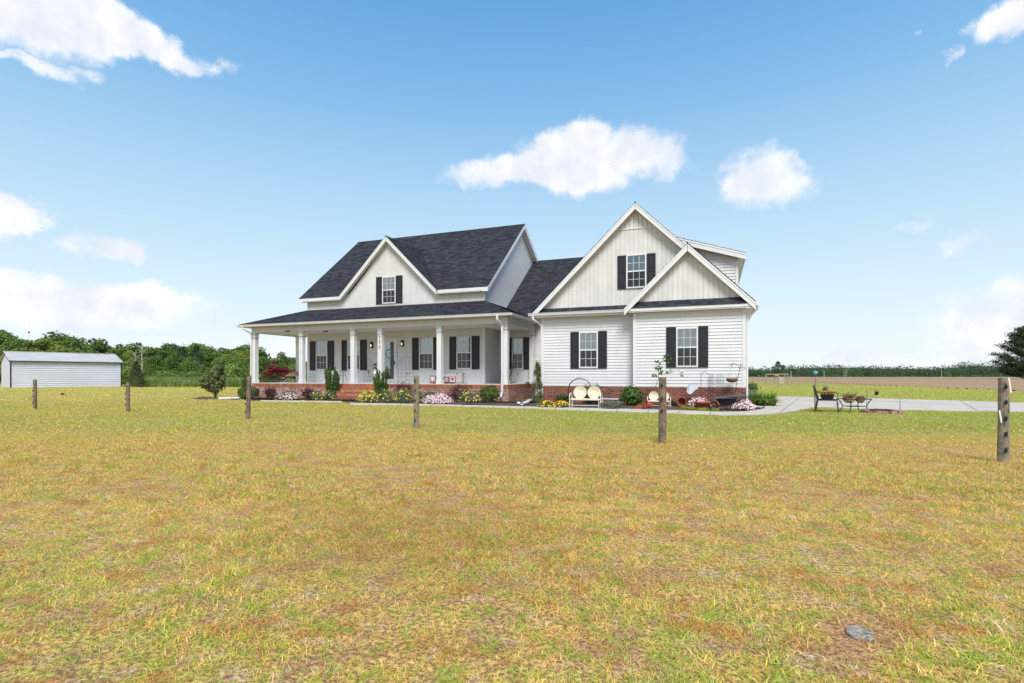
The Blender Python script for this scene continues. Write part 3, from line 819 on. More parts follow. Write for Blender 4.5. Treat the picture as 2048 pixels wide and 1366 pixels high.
# gutters
def gutter(A, B, n):
    A, B, n = Vector(A), Vector(B), Vector(n)
    mb = MB().add([A, A + n * .11, A + n * .08 + Vector((0, 0, -.11)), A + Vector((0, 0, -.11)), B, B + n * .11, B + n * .08 + Vector((0, 0, -.11)), B + Vector((0, 0, -.11))],
                  [(0, 1, 2, 3), (4, 7, 6, 5), (1, 5, 6, 2), (2, 6, 7, 3), (0, 3, 7, 4)])
    mb.beam(A + n * .10 + Vector((0, 0, -.012)), B + n * .10 + Vector((0, 0, -.012)), n * .016, (0, 0, .014))
    hb(mb, 'gutter', M_TRIM)
gutter((-25.88, 22.93, 4.15), (-8.82, 22.93, 4.15), (0, -1, 0)); gutter((-8.88, 22.9, 4.15), (-8.88, 27.1, 4.15), (1, 0, 0))
gutter((-25.82, 27.4, 4.15), (-25.82, 22.9, 4.15), (-1, 0, 0))
gutter((-7.75, 22.31, 3.985), (-3.42, 22.31, 3.985), (0, -1, 0)); gutter((1.48, 21.85, 3.97), (1.48, 36.3, 3.97), (1, 0, 0))
hb(MB().box(-7.6, -3.2, 22.34, YW - .02, 3.80, 3.82).box(-3.3, 1.3, 21.95, YB - .02, 3.81, 3.83), 'soffit', M_SOF)
fascia((-7.7, 22.32, 3.95), (-3.45, 22.32, 3.95), (0, -1, 0), .16)
fascia((-25.8, 22.94, 4.14), (-8.9, 22.94, 4.14), (0, -1, 0), .12, .33)
fascia((-8.9, 22.94, 4.14), (-8.9, 27.4, 4.14), (1, 0, 0), .12, .33)

# porch beam, ceiling, columns ------------------------------------
BZ0, BZ1 = 3.71, 4.03
hb(MB().box(PX0 + .02, PX1 - .02, YP + .04, YP + .30, BZ0, BZ1 + .02).box(PX1 - .30, PX1 - .02, YP + .30, YC - .01, BZ0, BZ1 + .02).box(PX0 + .02, PX0 + .30, YP + .30, YC - .3, BZ0, BZ1 + .02), 'porch_beam', M_SID)
def bb(x0, x1, Y, z0, z1):
    mb = MB(); n = round((x1 - x0) / .142); wd = (x1 - x0) / n
    for i in range(n):
        hb(MB().box(x0 + i * wd + .006, x0 + (i + 1) * wd - .006, Y - .012, Y - .001, z0, z1), 'beam_board', M_SID)
bb(PX0 + .02, PX1 - .02, YP + .04, BZ0, BZ1)
mb = MB(); y = YP + .05
while y < YC - .1:
    mb.box(PX1 - .019, PX1 - .008, y, y + .13, BZ0, BZ1); y += .142
hb(mb, 'beam_side_boards', M_SID, kind='stuff')
hb(MB().box(PX0 + .31, PX1 - .31, YP + .31, YC - .02, 3.74, 3.77), 'porch_ceiling', M_CEIL)
colx = [onY(x, 700, YP + .17).x for x in (511.5, 604.5, 707.5, 762, 880, 1013)]
colx[0] = PX0 + .16; colx[-1] = PX1 - .16
def column(x, y, half=False):
    mb = MB(); r_ = .125
    mb.box(x - r_, x + r_, y - r_, y + r_, .80, 3.70)
    mb.box(x - r_ - .025, x + r_ + .025, y - r_ - .025, y + r_ + .025, .801, .98)
    mb.box(x - r_ - .022, x + r_ + .022, y - r_ - .022, y + r_ + .022, 3.42, 3.46).box(x - r_ - .02, x + r_ + .02, y - r_ - .02, y + r_ + .02, 3.62, 3.708)
    mb.box(x - r_ - .008, x + r_ + .008, y - r_ - .008, y + r_ + .008, 3.46, 3.63)
    c = hb(mb, 'column', M_TRIM)
    hb(MB().box(x - r_ - .026, x + r_ + .026, y - r_ - .026, y + r_ + .026, 3.408, 3.419), 'painted_shadow_gap', M_DARK, parent=c)  # dark strip standing in for the shadow below the column's trim ring
    return c
for x in colx: column(x, YP + .17)
column(PX1 - .16, YC - .16); column(PX0 + .16, YC - .6)
column_x = colx
# house number on the fourth column
def text_mesh(name, s, size, loc, parent, m, off):
    cu = bpy.data.curves.new(name, 'FONT'); cu.body = s; cu.size = size; cu.extrude = .006; cu.align_x = 'CENTER'
    to = bpy.data.objects.new(name, cu); me = bpy.data.meshes.new_from_object(to)
    me.transform(Matrix.Rotation(rad(90), 4, 'X')); me.transform(Matrix.Translation(Vector(loc) - off))
    me.materials.append(m); o = bpy.data.objects.new(name, me); COL.objects.link(o); o.parent = parent
    bpy.data.objects.remove(to); return o
cx = colx[3]
for i, ch in enumerate('773'):
    text_mesh('house_number', ch, .24, (cx, YP + .17 - .134, 3.14 - i * .25), H, M_DARK, HL)

# windows ------------------------------------------------------------
def window(Y, x0, x1, y0, y1, sl_=None, sr_=None, up='glass', lo='screen', cols=3, sy=None, back=None):
    xm = (x0 + x1) / 2
    X0, X1 = onY(x0, 0, Y - .03).x, onY(x1, 0, Y - .03).x
    Z1, Z0 = onY(xm, y0, Y - .03).z, onY(xm, y1, Y - .03).z
    yo = Y - .024
    f = .055; s_ = .028; zm = (Z0 + Z1) / 2
    mb = MB()
    mb.box(X0, X0 + f, yo - .05, yo, Z0, Z1).box(X1 - f, X1, yo - .05, yo, Z0, Z1)
    mb.box(X0 + f, X1 - f, yo - .05, yo, Z1 - f, Z1).box(X0 + f, X1 - f, yo - .055, yo, Z0, Z0 + f)
    mb.box(X0 + f, X1 - f, yo - .040, yo - .004, zm - .028, zm + .028)
    mu = .0075
    for h0, h1, dy in ((Z0 + f, zm - .028, -.024), (zm + .028, Z1 - f, -.034)):
        for i in range(1, cols):
            xx = X0 + f + (X1 - X0 - 2 * f) * i / cols
            mb.box(xx - mu, xx + mu, yo + dy, yo + dy + .006, h0, h1)
        zz = (h0 + h1) / 2
        mb.box(X0 + f, X1 - f, yo + dy - .001, yo + dy + .005, zz - mu, zz + mu)
    wn = hb(mb, 'window', M_TRIM)
    hb(MB().box(X0 + f, X1 - f, yo - .028, yo - .026, zm + .028, Z1 - f), 'pane', M_GLASS, parent=wn)
    hb(MB().box(X0 + f, X1 - f, yo - .018, yo - .016, Z0 + f, zm - .028), 'pane', M_SCREEN if lo == 'screen' else M_GLASS, parent=wn)
    hb(MB().box(X0 + f, X1 - f, yo + .001, yo + .004, Z0 + f, Z1 - f), 'dark_backing', M_BACK if back is None else back, parent=wn)  # flat dark sheet standing in for the unlit interior
    if up == 'blind':
        bl = MB(); z = Z0 + f + .01
        while z < Z1 - f - .02:
            bl.beam((X0 + f, yo - .010, z), (X1 - f, yo - .010, z), (0, .008, .018), (0, .001, .003)); z += .042 if z < zm - .2 else .024
        hb(bl, 'blind', M_BLIND, parent=wn)
    if up == 'curtain':
        cu = MB()
        for k in range(10):
            for q in (0, 1):
                xx = (X0 + f + .02 * k) if q == 0 else (X1 - f - .02 * (k + 1))
                if k < 7: cu.box(xx, xx + .012, yo - .012 - .003 * (k % 2), yo - .002, Z0 + f, Z1 - f)
        cu.box(X0 + f, X1 - f, yo - .012, yo - .002, Z1 - f - .16, Z1 - f)
        hb(cu, 'curtain', M_BLIND, parent=wn)
    for sh in (sl_, sr_):
        if sh is None: continue
        a, b_ = onY(sh[0], 0, Y - .03).x, onY(sh[1], 0, Y - .03).x
        ya, yb = sy or (y0, y1)
        s1, s0 = onY(xm, ya, Y - .03).z, onY(xm, yb, Y - .03).z
        sb = MB(); bw = .055; ym = yo - .03
        sb.box(a, a + bw, ym, yo, s0, s1).box(b_ - bw, b_, ym, yo, s0, s1)
        sm_ = s0 + (s1 - s0) * .52
        for q0, q1 in ((s0, s0 + .09), (sm_ - .05, sm_ + .05), (s1 - .07, s1)): sb.box(a + bw, b_ - bw, ym, yo, q0, q1)
        sb.box(a + bw, b_ - bw, yo - .012, yo - .002, s0 + .09, s1 - .07)
        for q0, q1 in ((s0 + .12, sm_ - .08), (sm_ + .08, s1 - .10)): sb.box(a + bw + .025, b_ - bw - .025, yo - .026, yo - .012, q0, q1)
        hb(sb, 'shutter', M_SHUT)
    return wn
window(YW, 1158.4, 1196, 663.6, 736, (1141, 1158), (1196.4, 1214), 'blind', sy=(662.8, 737))
window(YB, 1352.5, 1396, 655, 734, (1332.5, 1352), (1396.5, 1416.5), 'blind', sy=(653.5, 735))
window(YW, 1252.7, 1293, 508.4, 576, (1235, 1252.3), (1293.5, 1311.3), 'glass', sy=(509, 577))
window(YH, 765, 791.6, 553, 607, (752.5, 764.7), (792, 805), 'glass', sy=(552.5, 607.5))
window(YH, 632.6, 655, 681.8, 740, (620, 631.8), (656, 668), 'glass', sy=(682, 741))
window(YH, 695, 720.5, 680, 740, (683.4, 694.6), (721, 733.6), 'glass', sy=(680, 740.5))
window(YH, 838.6, 866.7, 675, 739, (824.5, 838), (867.3, 881), 'curtain', sy=(675, 739.5))
window(YH, 913.6, 943.3, 672.5, 738, (899, 913), (944, 959), 'curtain', sy=(672.5, 738.7))
window(YC, 1024.4, 1046.7, 676, 739, (1013, 1024), (1047, 1060), 'glass', cols=2, sy=(675, 739))
# front door
dx0, dx1 = onY(763, 0, YH).x, onY(794.5, 0, YH).x
dz = onY(780, 676, YH).z
yo = YH - .024
mb = MB().box(dx0, dx0 + .09, yo - .04, yo, .81, dz).box(dx1 - .09, dx1, yo - .04, yo, .81, dz).box(dx0 + .09, dx1 - .09, yo - .04, yo, dz - .12, dz).box(dx0 + .09, dx1 - .09, yo - .05, yo, .805, .84)
hb(mb, 'door_frame', M_TRIM)
a, b_ = dx0 + .10, dx1 - .10
mb = MB().box(a, a + .09, yo - .03, yo, .85, dz - .13).box(b_ - .09, b_, yo - .03, yo, .85, dz - .13).box(a + .09, b_ - .09, yo - .03, yo, .85, 1.03).box(a + .09, b_ - .09, yo - .03, yo, dz - .22, dz - .13)
dr = hb(mb, 'door', M_TRIM)
hb(MB().box(a + .09, b_ - .09, yo - .016, yo - .013, 1.03, dz - .22), 'door_glass', M_GLASS, parent=dr)
hb(MB().box(a + .09, b_ - .09, yo - .002, yo + .002, 1.03, dz - .22), 'inner_door', mat('inner_door', (.27, .27, .32), .5, var=.2, vscale=3), parent=dr)
wr = MB(); rng = random.Random(3)
for k in range(90):
    an = k / 90 * 6.283; rr = .21 + rng.uniform(-.05, .05)
    wr.leaf(((a + b_) / 2 + rr * math.cos(an), yo - .010, 2.45 + rr * math.sin(an) * 1.1), .09, rng)
hb(wr, 'wreath', mat('wreath', (.42, .48, .52), .8, rnd=.3), parent=dr)
hb(MB().tube([(b_ - .05, yo - .03, 1.86), (b_ - .05, yo - .07, 1.84), (b_ - .05, yo - .07, 2.02), (b_ - .05, yo - .03, 2.0)], .014, 6).box(b_ - .07, b_ - .03, yo - .036, yo - .03, 1.8, 2.06), 'handle', M_DARK, parent=dr)
# wall lanterns
M_LG = mat('lantern_light', (1, .88, .68), .4, emit=1.1)
for lx, ly in ((742, 690), (803.5, 687)):
    P = onY(lx, ly, YH - .16); X, Z = P.x, P.z
    mb = MB().box(X - .06, X + .06, YH - .035, YH - .02, Z - .16, Z + .16).tube([(X, YH - .03, Z + .10), (X, YH - .12, Z + .21), (X, YH - .16, Z + .17)], .02, 6)
    mb.lathe([(.06, .06), (.06, .13), (.02, .18)], (X, YH - .16, Z), 10)
    for sx in (-1, 1):
        for sy_ in (-1, 1): mb.tube([(X + .05 * sx, YH - .16 + .05 * sy_, Z + .06), (X + .085 * sx, YH - .16 + .085 * sy_, Z - .14)], .007, 4)
    mb.box(X - .09, X + .09, YH - .25, YH - .235, Z - .15, Z - .135).box(X - .09, X + .09, YH - .085, YH - .07, Z - .15, Z - .135).box(X - .09, X - .078, YH - .236, YH - .085, Z - .15, Z - .135).box(X + .078, X + .09, YH - .236, YH - .085, Z - .15, Z - .135)
    lt = hb(mb, 'wall_lantern', M_DARK)
    hb(MB().lathe([(.01, -.09), (.035, -.05), (.03, 0), (.015, .05)], (X, YH - .16, Z), 8), 'bulb', M_LG, parent=lt)
# outlets, ceiling lights, floodlight, camera
M_OUT = mat('outlet_grey', (.42, .41, .36), .6)
for x, y, Y in ((815, 747.5, YH), (1036.5, 747, YC), (1364.5, 746.5, YB)):
    P = onY(x, y, Y - .03)
    hb(MB().box(P.x - .075, P.x + .075, Y - .03, Y - .018, P.z - .11, P.z + .11), 'outlet_plate', M_TRIM)
    hb(MB().box(P.x - .045, P.x + .045, Y - .07, Y - .03, P.z - .08, P.z + .08), 'outlet_cover', M_OUT)
for x in (575, 651): 
    P = atZ(x, 661, 29.5)
    hb(MB().lathe([(.14, -.05), (.14, 0)], (P.x, P.y, 3.735), 14), 'ceiling_light', M_DARK)
P = onY(988, 648, YP + .5)
hb(MB().lathe([(.05, -.12), (.10, -.10), (.10, -.04), (.05, 0)], (P.x, YP + .5, 3.735), 12), 'porch_lamp', M_TRIM)
# downspouts
def spout(pts, r=.042, name='downspout'):
    return hb(MB().tube(pts, r, 8), name, M_TRIM, smooth=False)
x = PX0 + .06
spout([(x - .25, 22.85, 4.08), (x - .25, 22.85, 3.95), (x - .02, YP - .02, 3.66), (x, YP - .04, 3.5), (x, YP - .04, .1)])
x = PX1 - .32
spout([(x - .05, 22.85, 4.06), (x - .05, 22.85, 3.88), (x + .05, YP - .05, 3.62), (x + .06, YP - .06, 3.4), (x + .06, YP - .06, .42), (x + .02, YP - .14, .22), (x - .12, YP - .45, .09), (x - .28, YP - .75, .06)], .058)
x = WX0
spout([(x - .3, 22.26, 3.88), (x - .3, 22.26, 3.72), (x - .12, YW - .06, 3.56), (x + .0, YW - .07, 3.45), (x + .02, YW - .07, .15), (x - .03, YW - .25, .06)], .045)
spout([(WX1 + .42, 21.95, 3.86), (WX1 + .42, 22.0, 3.75), (WX1 + .1, YB + .0, 3.45), (WX1 + .07, YB + .02, 3.3), (WX1 + .07, YB + .02, .2), (WX1 + .12, YB - .2, .08)], .04)

# ---------------------------------------------------------------- trees and woods
L_OAK = leafmat('leaf_oak', (.06, .11, .025), (.19, .30, .06), big=.35)
L_BRIGHT = leafmat('leaf_bright', (.11, .17, .03), (.32, .40, .08), big=.35)
L_PINE = leafmat('needle_dark', (.024, .045, .018), (.08, .115, .04), big=.3, trans=.15)
L_FAR = leafmat('leaf_far', (.045, .085, .040), (.14, .22, .08), big=.03)
L_REED = leafmat('reed_blade', (.11, .18, .035), (.32, .41, .12), big=.3)
BARK = mat('tree_bark', (.16, .13, .10), .95, var=.3, vscale=8, bump=.4)
BARKP = mat('pale_bark', (.42, .39, .34), .95, var=.25, vscale=6)
TR = random.Random(21)
def tree_thing(kind, label, group, matl, loc=(0, 0, 0)):
    rng = TR
    t = thing(kind, label, 'tree', loc, 0, group)
    cr = MB(); tk = MB()
    if kind == 'pine_tree':
        tk.tube([(0, 0, -.3), (.1, .05, 4), (0, 0, 9)], [.22, .16, .04], 7)
        for i in range(26):
            z = 2.6 + i * .26; R = 1.9 * (1 - (z - 2.6) / 7.6) + .35; a = i * 2.4
            for q in range(2):
                a2 = a + q * 3.0 + rng.uniform(-.4, .4); rr = R * rng.uniform(.5, 1)
                cr.cloud((rr * math.cos(a2), rr * math.sin(a2), z), (R * .42, R * .42, .30), 55, .30, rng, .2, .5, .5)
                tk.tube([(0, 0, z - .2), (rr * math.cos(a2), rr * math.sin(a2), z)], [.05, .02], 4)
    else:
        H_ = 9.0; tk.tube([(0, 0, -.3), (.1, .1, 2), (-.1, 0, 5), (0, 0, 7.6)], [.24, .19, .12, .04], 7)
        wide = {'oak_tree': 1.0, 'young_tree': .72, 'broad_tree': 1.2}[kind]
        for i in range(27):
            a = rng.uniform(0, 6.28); zz = rng.uniform(1.1, 8.1); prof = math.sin(min(1, max(.12, (zz - .9) / 8.0)) * math.pi) ** .6
            rr = 2.25 * wide * prof * math.sqrt(rng.random())
            c = (rr * math.cos(a), rr * math.sin(a), zz); s_ = rng.uniform(.7, 1.25) * (.6 + .5 * prof)
            cr.cloud(c, (s_ * 1.2, s_ * 1.2, s_ * .9), 210, .36, rng, .5, .4, 1, lump=.35)
            tk.tube([(0, 0, max(1.2, zz - 1.8)), tuple(q * .8 for q in c[:2]) + (zz - .3,)], [.07, .02], 4)
    cr.build('crown', matl, t); tk.build('trunk', BARK, t)
    return t
V = []
for k, m_, lb in (('oak_tree', L_OAK, 'mid green deciduous tree'), ('broad_tree', L_OAK, 'broad green deciduous tree'), ('young_tree', L_BRIGHT, 'yellowish green slender tree'), ('oak_tree', L_BRIGHT, 'yellowish green rounded tree'), ('pine_tree', L_PINE, 'dark narrow pine'), ('broad_tree', L_BRIGHT, 'broad light green tree'), ('pine_tree', L_PINE, 'dark narrow pine'), ('oak_tree', L_OAK, 'mid green deciduous tree')):
    V.append((tree_thing(k, '', None, m_), lb, k))
SKY_L = [(-400, 672), (-100, 664), (0, 658), (22, 658), (45, 671), (100, 672), (170, 678), (240, 684), (300, 686), (400, 686), (480, 694), (540, 702), (590, 712), (700, 720), (900, 725)]
def skyl(x):
    for (a, b_), (c_, d_) in zip(SKY_L, SKY_L[1:]):
        if a <= x <= c_: return b_ + (d_ - b_) * (x - a) / (c_ - a)
    return 700
rng = random.Random(31)
used = set(); nt_ = 0
REG = {0: 'standing in the wood edge', 1: 'standing in the wood edge'}
for row, (Z, step, fac) in enumerate(((84, 60, .74), (92, 52, .86), (101, 46, .97), (112, 38, 1.0), (120, 36, 1.06))):
    x = -170 + row * 17
    while x < 640:
        xx = x + rng.uniform(-14, 14); Zt = Z + rng.uniform(-3, 3)
        top = skyl(xx) + rng.uniform(-3, 6)
        Ht = (HC + (HY - top) / FPX * Zt) * fac * rng.uniform(.92, 1.08)
        pr = .38 if row >= 2 and xx > 180 else .10
        i = rng.choice([4, 6]) if rng.random() < pr else rng.choice([0, 1, 2, 3, 5, 7] if row < 3 else [0, 1, 7, 4])
        o, lb, kind = V[i]
        rowt = ('at the front edge of the wood left of the house', 'in the wood behind its front row of trees', 'deep in the wood left of the house', 'at the back of the wood along its skyline', 'in the hindmost row of the wood showing only its top')[row]
        P = cs((xx - 1024) / FPX * Zt, Zt, 0)
        s_ = Ht / 9.1 * (.90 if kind == 'pine_tree' else 1)
        plc = 'at the left edge of the view' if xx < 30 else 'beyond the left half of the shed' if xx < 130 else 'beyond the right half of the shed' if xx < 245 else 'just right of the shed' if xx < 330 else 'midway between shed and porch' if xx < 430 else 'just left of the porch' if xx < 512 else 'seen through the left porch bay'
        rw = ('front row of the wood', 'second row of the wood', 'deep in the wood', 'back of the wood', 'hindmost in the wood')[row]
        lab = f'{lb}, {rw}, {plc}'; grp = f'{lb.replace("tree", "").strip()} trees, {rw}, {plc}'
        if i not in used: used.add(i); t = o
        else: t = copy_thing(o, lab, P)
        t.location = P; t['label'] = lab; t['group'] = grp; t['category'] = 'tree'
        t.rotation_euler = (0, 0, rng.uniform(0, 6.28)); t.scale = (s_ * rng.uniform(.95, 1.25), s_ * rng.uniform(.95, 1.25), s_)
        x += step * rng.uniform(.75, 1.25)
for i, (o, lb, kind) in enumerate(V):
    if i not in used:
        for c_ in list(o.children): bpy.data.objects.remove(c_)
        bpy.data.objects.remove(o)
# undergrowth along the wood
ub = None
def bush_thing(name, label, cat, loc, w_, h_, m, n=700, leaf=.10, group=None, seed=1, shape='dome', rotz=0, stems=True, lump=.25):
    rng = random.Random(seed)
    t = thing(name, label, cat, loc, rotz, group)
    mb = MB()
    r_ = w_ / 2
    if shape == 'dome': mb.cloud((0, 0, h_ * .5), (r_, r_ * .85, h_ * .52), n, leaf, rng, .45, .4, 1, cut=.0, lump=lump)
    elif shape == 'box':
        mb.cloud((0, 0, h_ * .5), (r_ * .96, r_ * .9, h_ * .5), n, leaf, rng, .7, .4, 1, cut=0, lump=.06)
        for i in range(n // 2): 
            a = rng.uniform(0, 6.28); mb.leaf((r_ * math.cos(a) * .96, r_ * math.sin(a) * .9, h_ * rng.uniform(.15, .75)), leaf, rng, .3, (math.cos(a), math.sin(a), .2))
    elif shape == 'loose':
        for i in range(14):
            a = rng.uniform(0, 6.28); rr = r_ * rng.uniform(.2, .85); z = h_ * rng.uniform(.25, .9)
            mb.cloud((rr * math.cos(a), rr * math.sin(a), z), (r_ * .33, r_ * .33, h_ * .15), n // 14, leaf, rng, .1, .4, 1, cut=0)
    mb.build('foliage', m, t)
    if stems:
        sb = MB()
        for i in range(6):
            a = i * 1.05 + rng.uniform(-.3, .3)
            sb.tube([(0.02 * math.cos(a), .02 * math.sin(a), -.02), (r_ * .3 * math.cos(a), r_ * .3 * math.sin(a), h_ * .4), (r_ * .55 * math.cos(a), r_ * .55 * math.sin(a), h_ * .78)], [.016 * max(1, w_), .012, .005], 4)
        sb.build('stems', BARK, t)
    return t
rng = random.Random(12)
protos = [bush_thing('bush', 'loose bright green bush growing in front of the wood', 'bush', (0, 0, 0), 4.2, 2.9, L_BRIGHT if q else L_OAK, 1500, .26, 'bushes along the foot of the wood', 40 + q) for q in range(2)]
x = 235; k = 0
while x < 640:
    Z = rng.uniform(70, 78); P = cs((x - 1024) / FPX * Z, Z)
    if k < 2: t = protos[k]; t.location = P
    else: t = copy_thing(protos[k % 2], '', P, rng.uniform(0, 6))
    s_ = rng.uniform(.7, 1.25); t.scale = (s_ * rng.uniform(.8, 1.2), s_, s_ * rng.uniform(.8, 1.1))
    t['label'] = ('dark green' if k % 2 == 0 else 'light green') + ' loose bush at the foot of the wood ' + ('right of the shed' if x < 330 else 'between shed and porch' if x < 430 else 'just left of the porch' if x < 512 else 'seen through the left porch bay')
    t['group'] = t['label'].replace('bush', 'bushes')
    x += rng.uniform(22, 42); k += 1
# dark spruce beside the shed
t = thing('spruce_tree', 'small dark layered spruce beside the right end of the metal shed', 'tree', cs((272 - 1024) / FPX * 56, 56))
mb = MB(); rng = random.Random(9)
for i in range(16):
    z = .15 + i * .17; R = 1.35 * (1 - z / 3.1)
    for q in range(9):
        a = q * .7 + i; mb.cloud((R * .65 * math.cos(a), R * .65 * math.sin(a), z), (R * .36, R * .36, .10), 26, .15, rng, .1, .2, .5)
mb.build('crown', L_PINE, t); MB().tube([(0, 0, -.1), (0, 0, 2.7)], [.09, .02], 6).build('trunk', BARK, t)
# pale dead snag and slender pale trunks in the wood
for (x, y0, lab, Z) in ((283, 690, 'bare pale dead tree rising among the pines behind the shed end', 82), (270, 700, 'slender pale barked tree with thin foliage right of the shed', 79)):
    t = thing('bare_tree' if x == 283 else 'birch_tree', lab, 'tree', cs((x - 1024) / FPX * Z, Z))
    hh = HC + (HY - y0) / FPX * Z; rng = random.Random(x)
    mb = MB().tube([(0, 0, -.1), (.15, 0, hh * .4), (.05, 0, hh * .75), (.2, 0, hh)], [.11, .09, .06, .02], 6)
    for i in range(12):
        z = hh * rng.uniform(.45, .95); a = rng.uniform(0, 6.28); l = rng.uniform(.5, 1.2)
        mb.tube([(.1, 0, z), (l * math.cos(a), l * math.sin(a), z + l * .7)], [.035, .012], 4)
    mb.build('trunk', BARKP, t)
    if x == 270:
        cb = MB()
        for i in range(10): cb.cloud((rng.uniform(-1, 1), rng.uniform(-1, 1), hh * rng.uniform(.45, 1)), (.7, .7, .4), 60, .2, rng, .1)
        cb.build('crown', L_BRIGHT, t)
# reeds in front of the wood
r_ = np.random.RandomState(6)
RT = []
rng = random.Random(3)
for q in range(4): RT.append(tuft(26, 1.15, .045, .45, .16, rng))
n = 4200; Z = r_.uniform(56.5, 68, n); X = (r_.uniform(268, 640, n) - 1024) / FPX * Z
lim = np.where((X / Z * FPX + 1024) < 300, 59, 56)
pts = np.stack([X * CT - Z * ST, X * ST + Z * CT, np.zeros(n)], 1)
ro = scatter('tall_grass', pts, np.stack([r_.normal(0, .05, n), r_.normal(0, .05, n), r_.uniform(0, 6.28, n)], 1), r_.uniform(.6, 1.05, n) * (1 + .25 * np.sin(X * .8)), RT, L_REED)

# far wood beyond the field: one mass
rng = random.Random(14); mb = MB()
FSK = [(1100, 732), (1495, 736), (1530, 737), (1560, 734), (1600, 732), (1680, 731), (1740, 733), (1850, 735), (1900, 731), (1940, 727), (1990, 729), (2100, 732), (2500, 732)]
def fsk(x):
    for (a, b_), (c_, d_) in zip(FSK, FSK[1:]):
        if a <= x <= c_: return b_ + (d_ - b_) * (x - a) / (c_ - a)
    return 737
x = 1150.
while x < 2480:
    Z = rng.uniform(640, 680); X = (x - 1024) / FPX * Z; P = cs(X, Z)
    hh = HC + (HY - fsk(x)) / FPX * Z + rng.uniform(-2.2, 1.6); wd = rng.uniform(4, 7.5)
    mb.cloud((P.x, P.y, hh * .62), (wd, wd, hh * .46), 150, 1.35, rng, .75, .4, 1, cut=.5, lump=.3)
    mb.cloud((P.x, P.y - 6, hh * .3), (wd, 3, hh * .33), 60, 1.5, rng, .75, .4, 1, cut=.2)
    x += rng.uniform(3.5, 7)
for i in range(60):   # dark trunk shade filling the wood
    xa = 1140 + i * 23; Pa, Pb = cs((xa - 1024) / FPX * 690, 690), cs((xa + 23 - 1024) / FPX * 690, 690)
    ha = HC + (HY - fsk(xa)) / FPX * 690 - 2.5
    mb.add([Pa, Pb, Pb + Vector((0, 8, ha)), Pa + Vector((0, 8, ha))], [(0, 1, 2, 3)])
mb.build('far_wood', L_FAR, kind='stuff')
# lone taller tree left of the drive's far side
t = thing('tall_tree', 'taller two-headed tree breaking the skyline above the wooden arbor', 'tree', cs((1556 - 1024) / FPX * 560, 560))
mb = MB(); rng = random.Random(2)
for c, s_ in (((0, 0, 13.2), 3), ((-2, 0, 9.5), 4), ((4.4, 0, 11), 2.6), ((1, 0, 6), 5.2), ((-3, 0, 5), 4.2), ((0, 0, 15.4), 1.8)):
    mb.cloud(c, (s_, s_, s_ * .8), 260, 1.0, rng, .5, .4)
mb.build('crown', L_FAR, t); MB().tube([(0, 0, -1), (0, 0, 12)], [.5, .2], 6).build('trunk', BARK, t)
# great pine at the right edge
Zp = 205; P = cs((2058 - 1024) / FPX * Zp, Zp)
t = thing('large_pine', 'large dark spreading pine standing at the right edge of the field', 'tree', P)
rng = random.Random(5); mb = MB(); tk = MB().tube([(0, 0, -.5), (.4, 0, 7), (-.3, 0, 14), (0, 0, 19)], [.65, .5, .32, .08], 9)
for i in range(46):
    f = i / 45; z = 1.8 + 18.2 * f
    R = (9.8 if .25 < f < .5 else 13.0 if f <= .25 else 11.5 * (1 - f) ** .55 + 1.6); a = i * 2.39
    if f < .2: R = 9
    l = R * rng.uniform(.55, 1.05)
    e = (l * math.cos(a), l * math.sin(a), z + l * .12)
    tk.tube([(0, 0, z - l * .18), (e[0] * .5, e[1] * .5, z + l * .02), e], [.16, .10, .04], 5)
    for q in range(5):
        u = .45 + .14 * q; pp = (e[0] * u + rng.uniform(-.7, .7), e[1] * u + rng.uniform(-.7, .7), z - l * .18 + l * .3 * u + rng.uniform(-.1, .5))
        mb.cloud(pp, (2.5, 2.5, 1.1), 170, .6, rng, .1, .6, .55)
for i in range(30):
    a = rng.uniform(0, 6.28); mb.cloud((rng.uniform(3, 8) * math.cos(a), 5.5 * math.sin(a), rng.uniform(1.2, 5)), (2.2, 2.2, 1.6), 170, .5, rng, .4)
mb.build('crown', leafmat('pine_needles', (.022, .045, .018), (.075, .12, .04), big=.2, trans=.15), t); tk.build('trunk', BARK, t)

# ---------------------------------------------------------------- metal shed
M_SHED = mat('shed_siding', (.58, .61, .68), .5, var=.04, vscale=.5)
M_SROOF = mat('shed_roof', (.46, .46, .455), .6, metal=.0, var=.08, vscale=1)
M_STRIM = mat('shed_trim', (.035, .035, .04), .6)
A = cs((20.5 - 1024) / FPX * 52.0, 52.0); B = cs((243 - 1024) / FPX * 59, 59)
sx = (B - A).normalized(); L = (B - A).length; sh = thing('metal_shed', 'long low white ribbed metal shed with pale ridged roof and dark trim', 'shed', A, math.atan2(sx.y, sx.x))
WD = 6.0; SH_, SP = 2.72, .95
MB().prism([(.03, .05, 0), (.03, WD - .05, 0), (.03, WD - .05, SH_), (.03, WD / 2, SH_ + SP * .96), (.03, .05, SH_)], (L - .06, 0, 0)).build('shed_body', M_SHED, sh)
for i in range(14):
    z = .02 + i * SH_ / 14
    mb = MB(); h_ = SH_ / 14
    mb.prism([(.06, .05, z), (.06, .015, z + .02), (.06, .015, z + h_ * .55), (.06, .04, z + h_ * .7), (.06, .05, z + h_)], (L - .12, 0, 0))
    mb.build('siding_panel', M_SHED, sh)
mb = MB()
for s_ in (0, 1):
    y0 = -.18 if s_ == 0 else WD + .18
    mb.beam((-.15, y0, SH_ - .02), (L + .15, y0, SH_ - .02), (0, WD / 2 + .18 if s_ == 0 else -WD / 2 - .18, SP + .02), (0, 0, .04))
mb.build('roof', M_SROOF, sh)
mb = MB(); x = -.1
while x < L + .1:
    mb.beam((x, -.19, SH_ + .02), (x, WD / 2, SH_ + SP + .045), (.035, 0, 0), (0, 0, .035)); x += .235
mb.build('roof_ribs', M_SROOF, sh, kind='stuff')
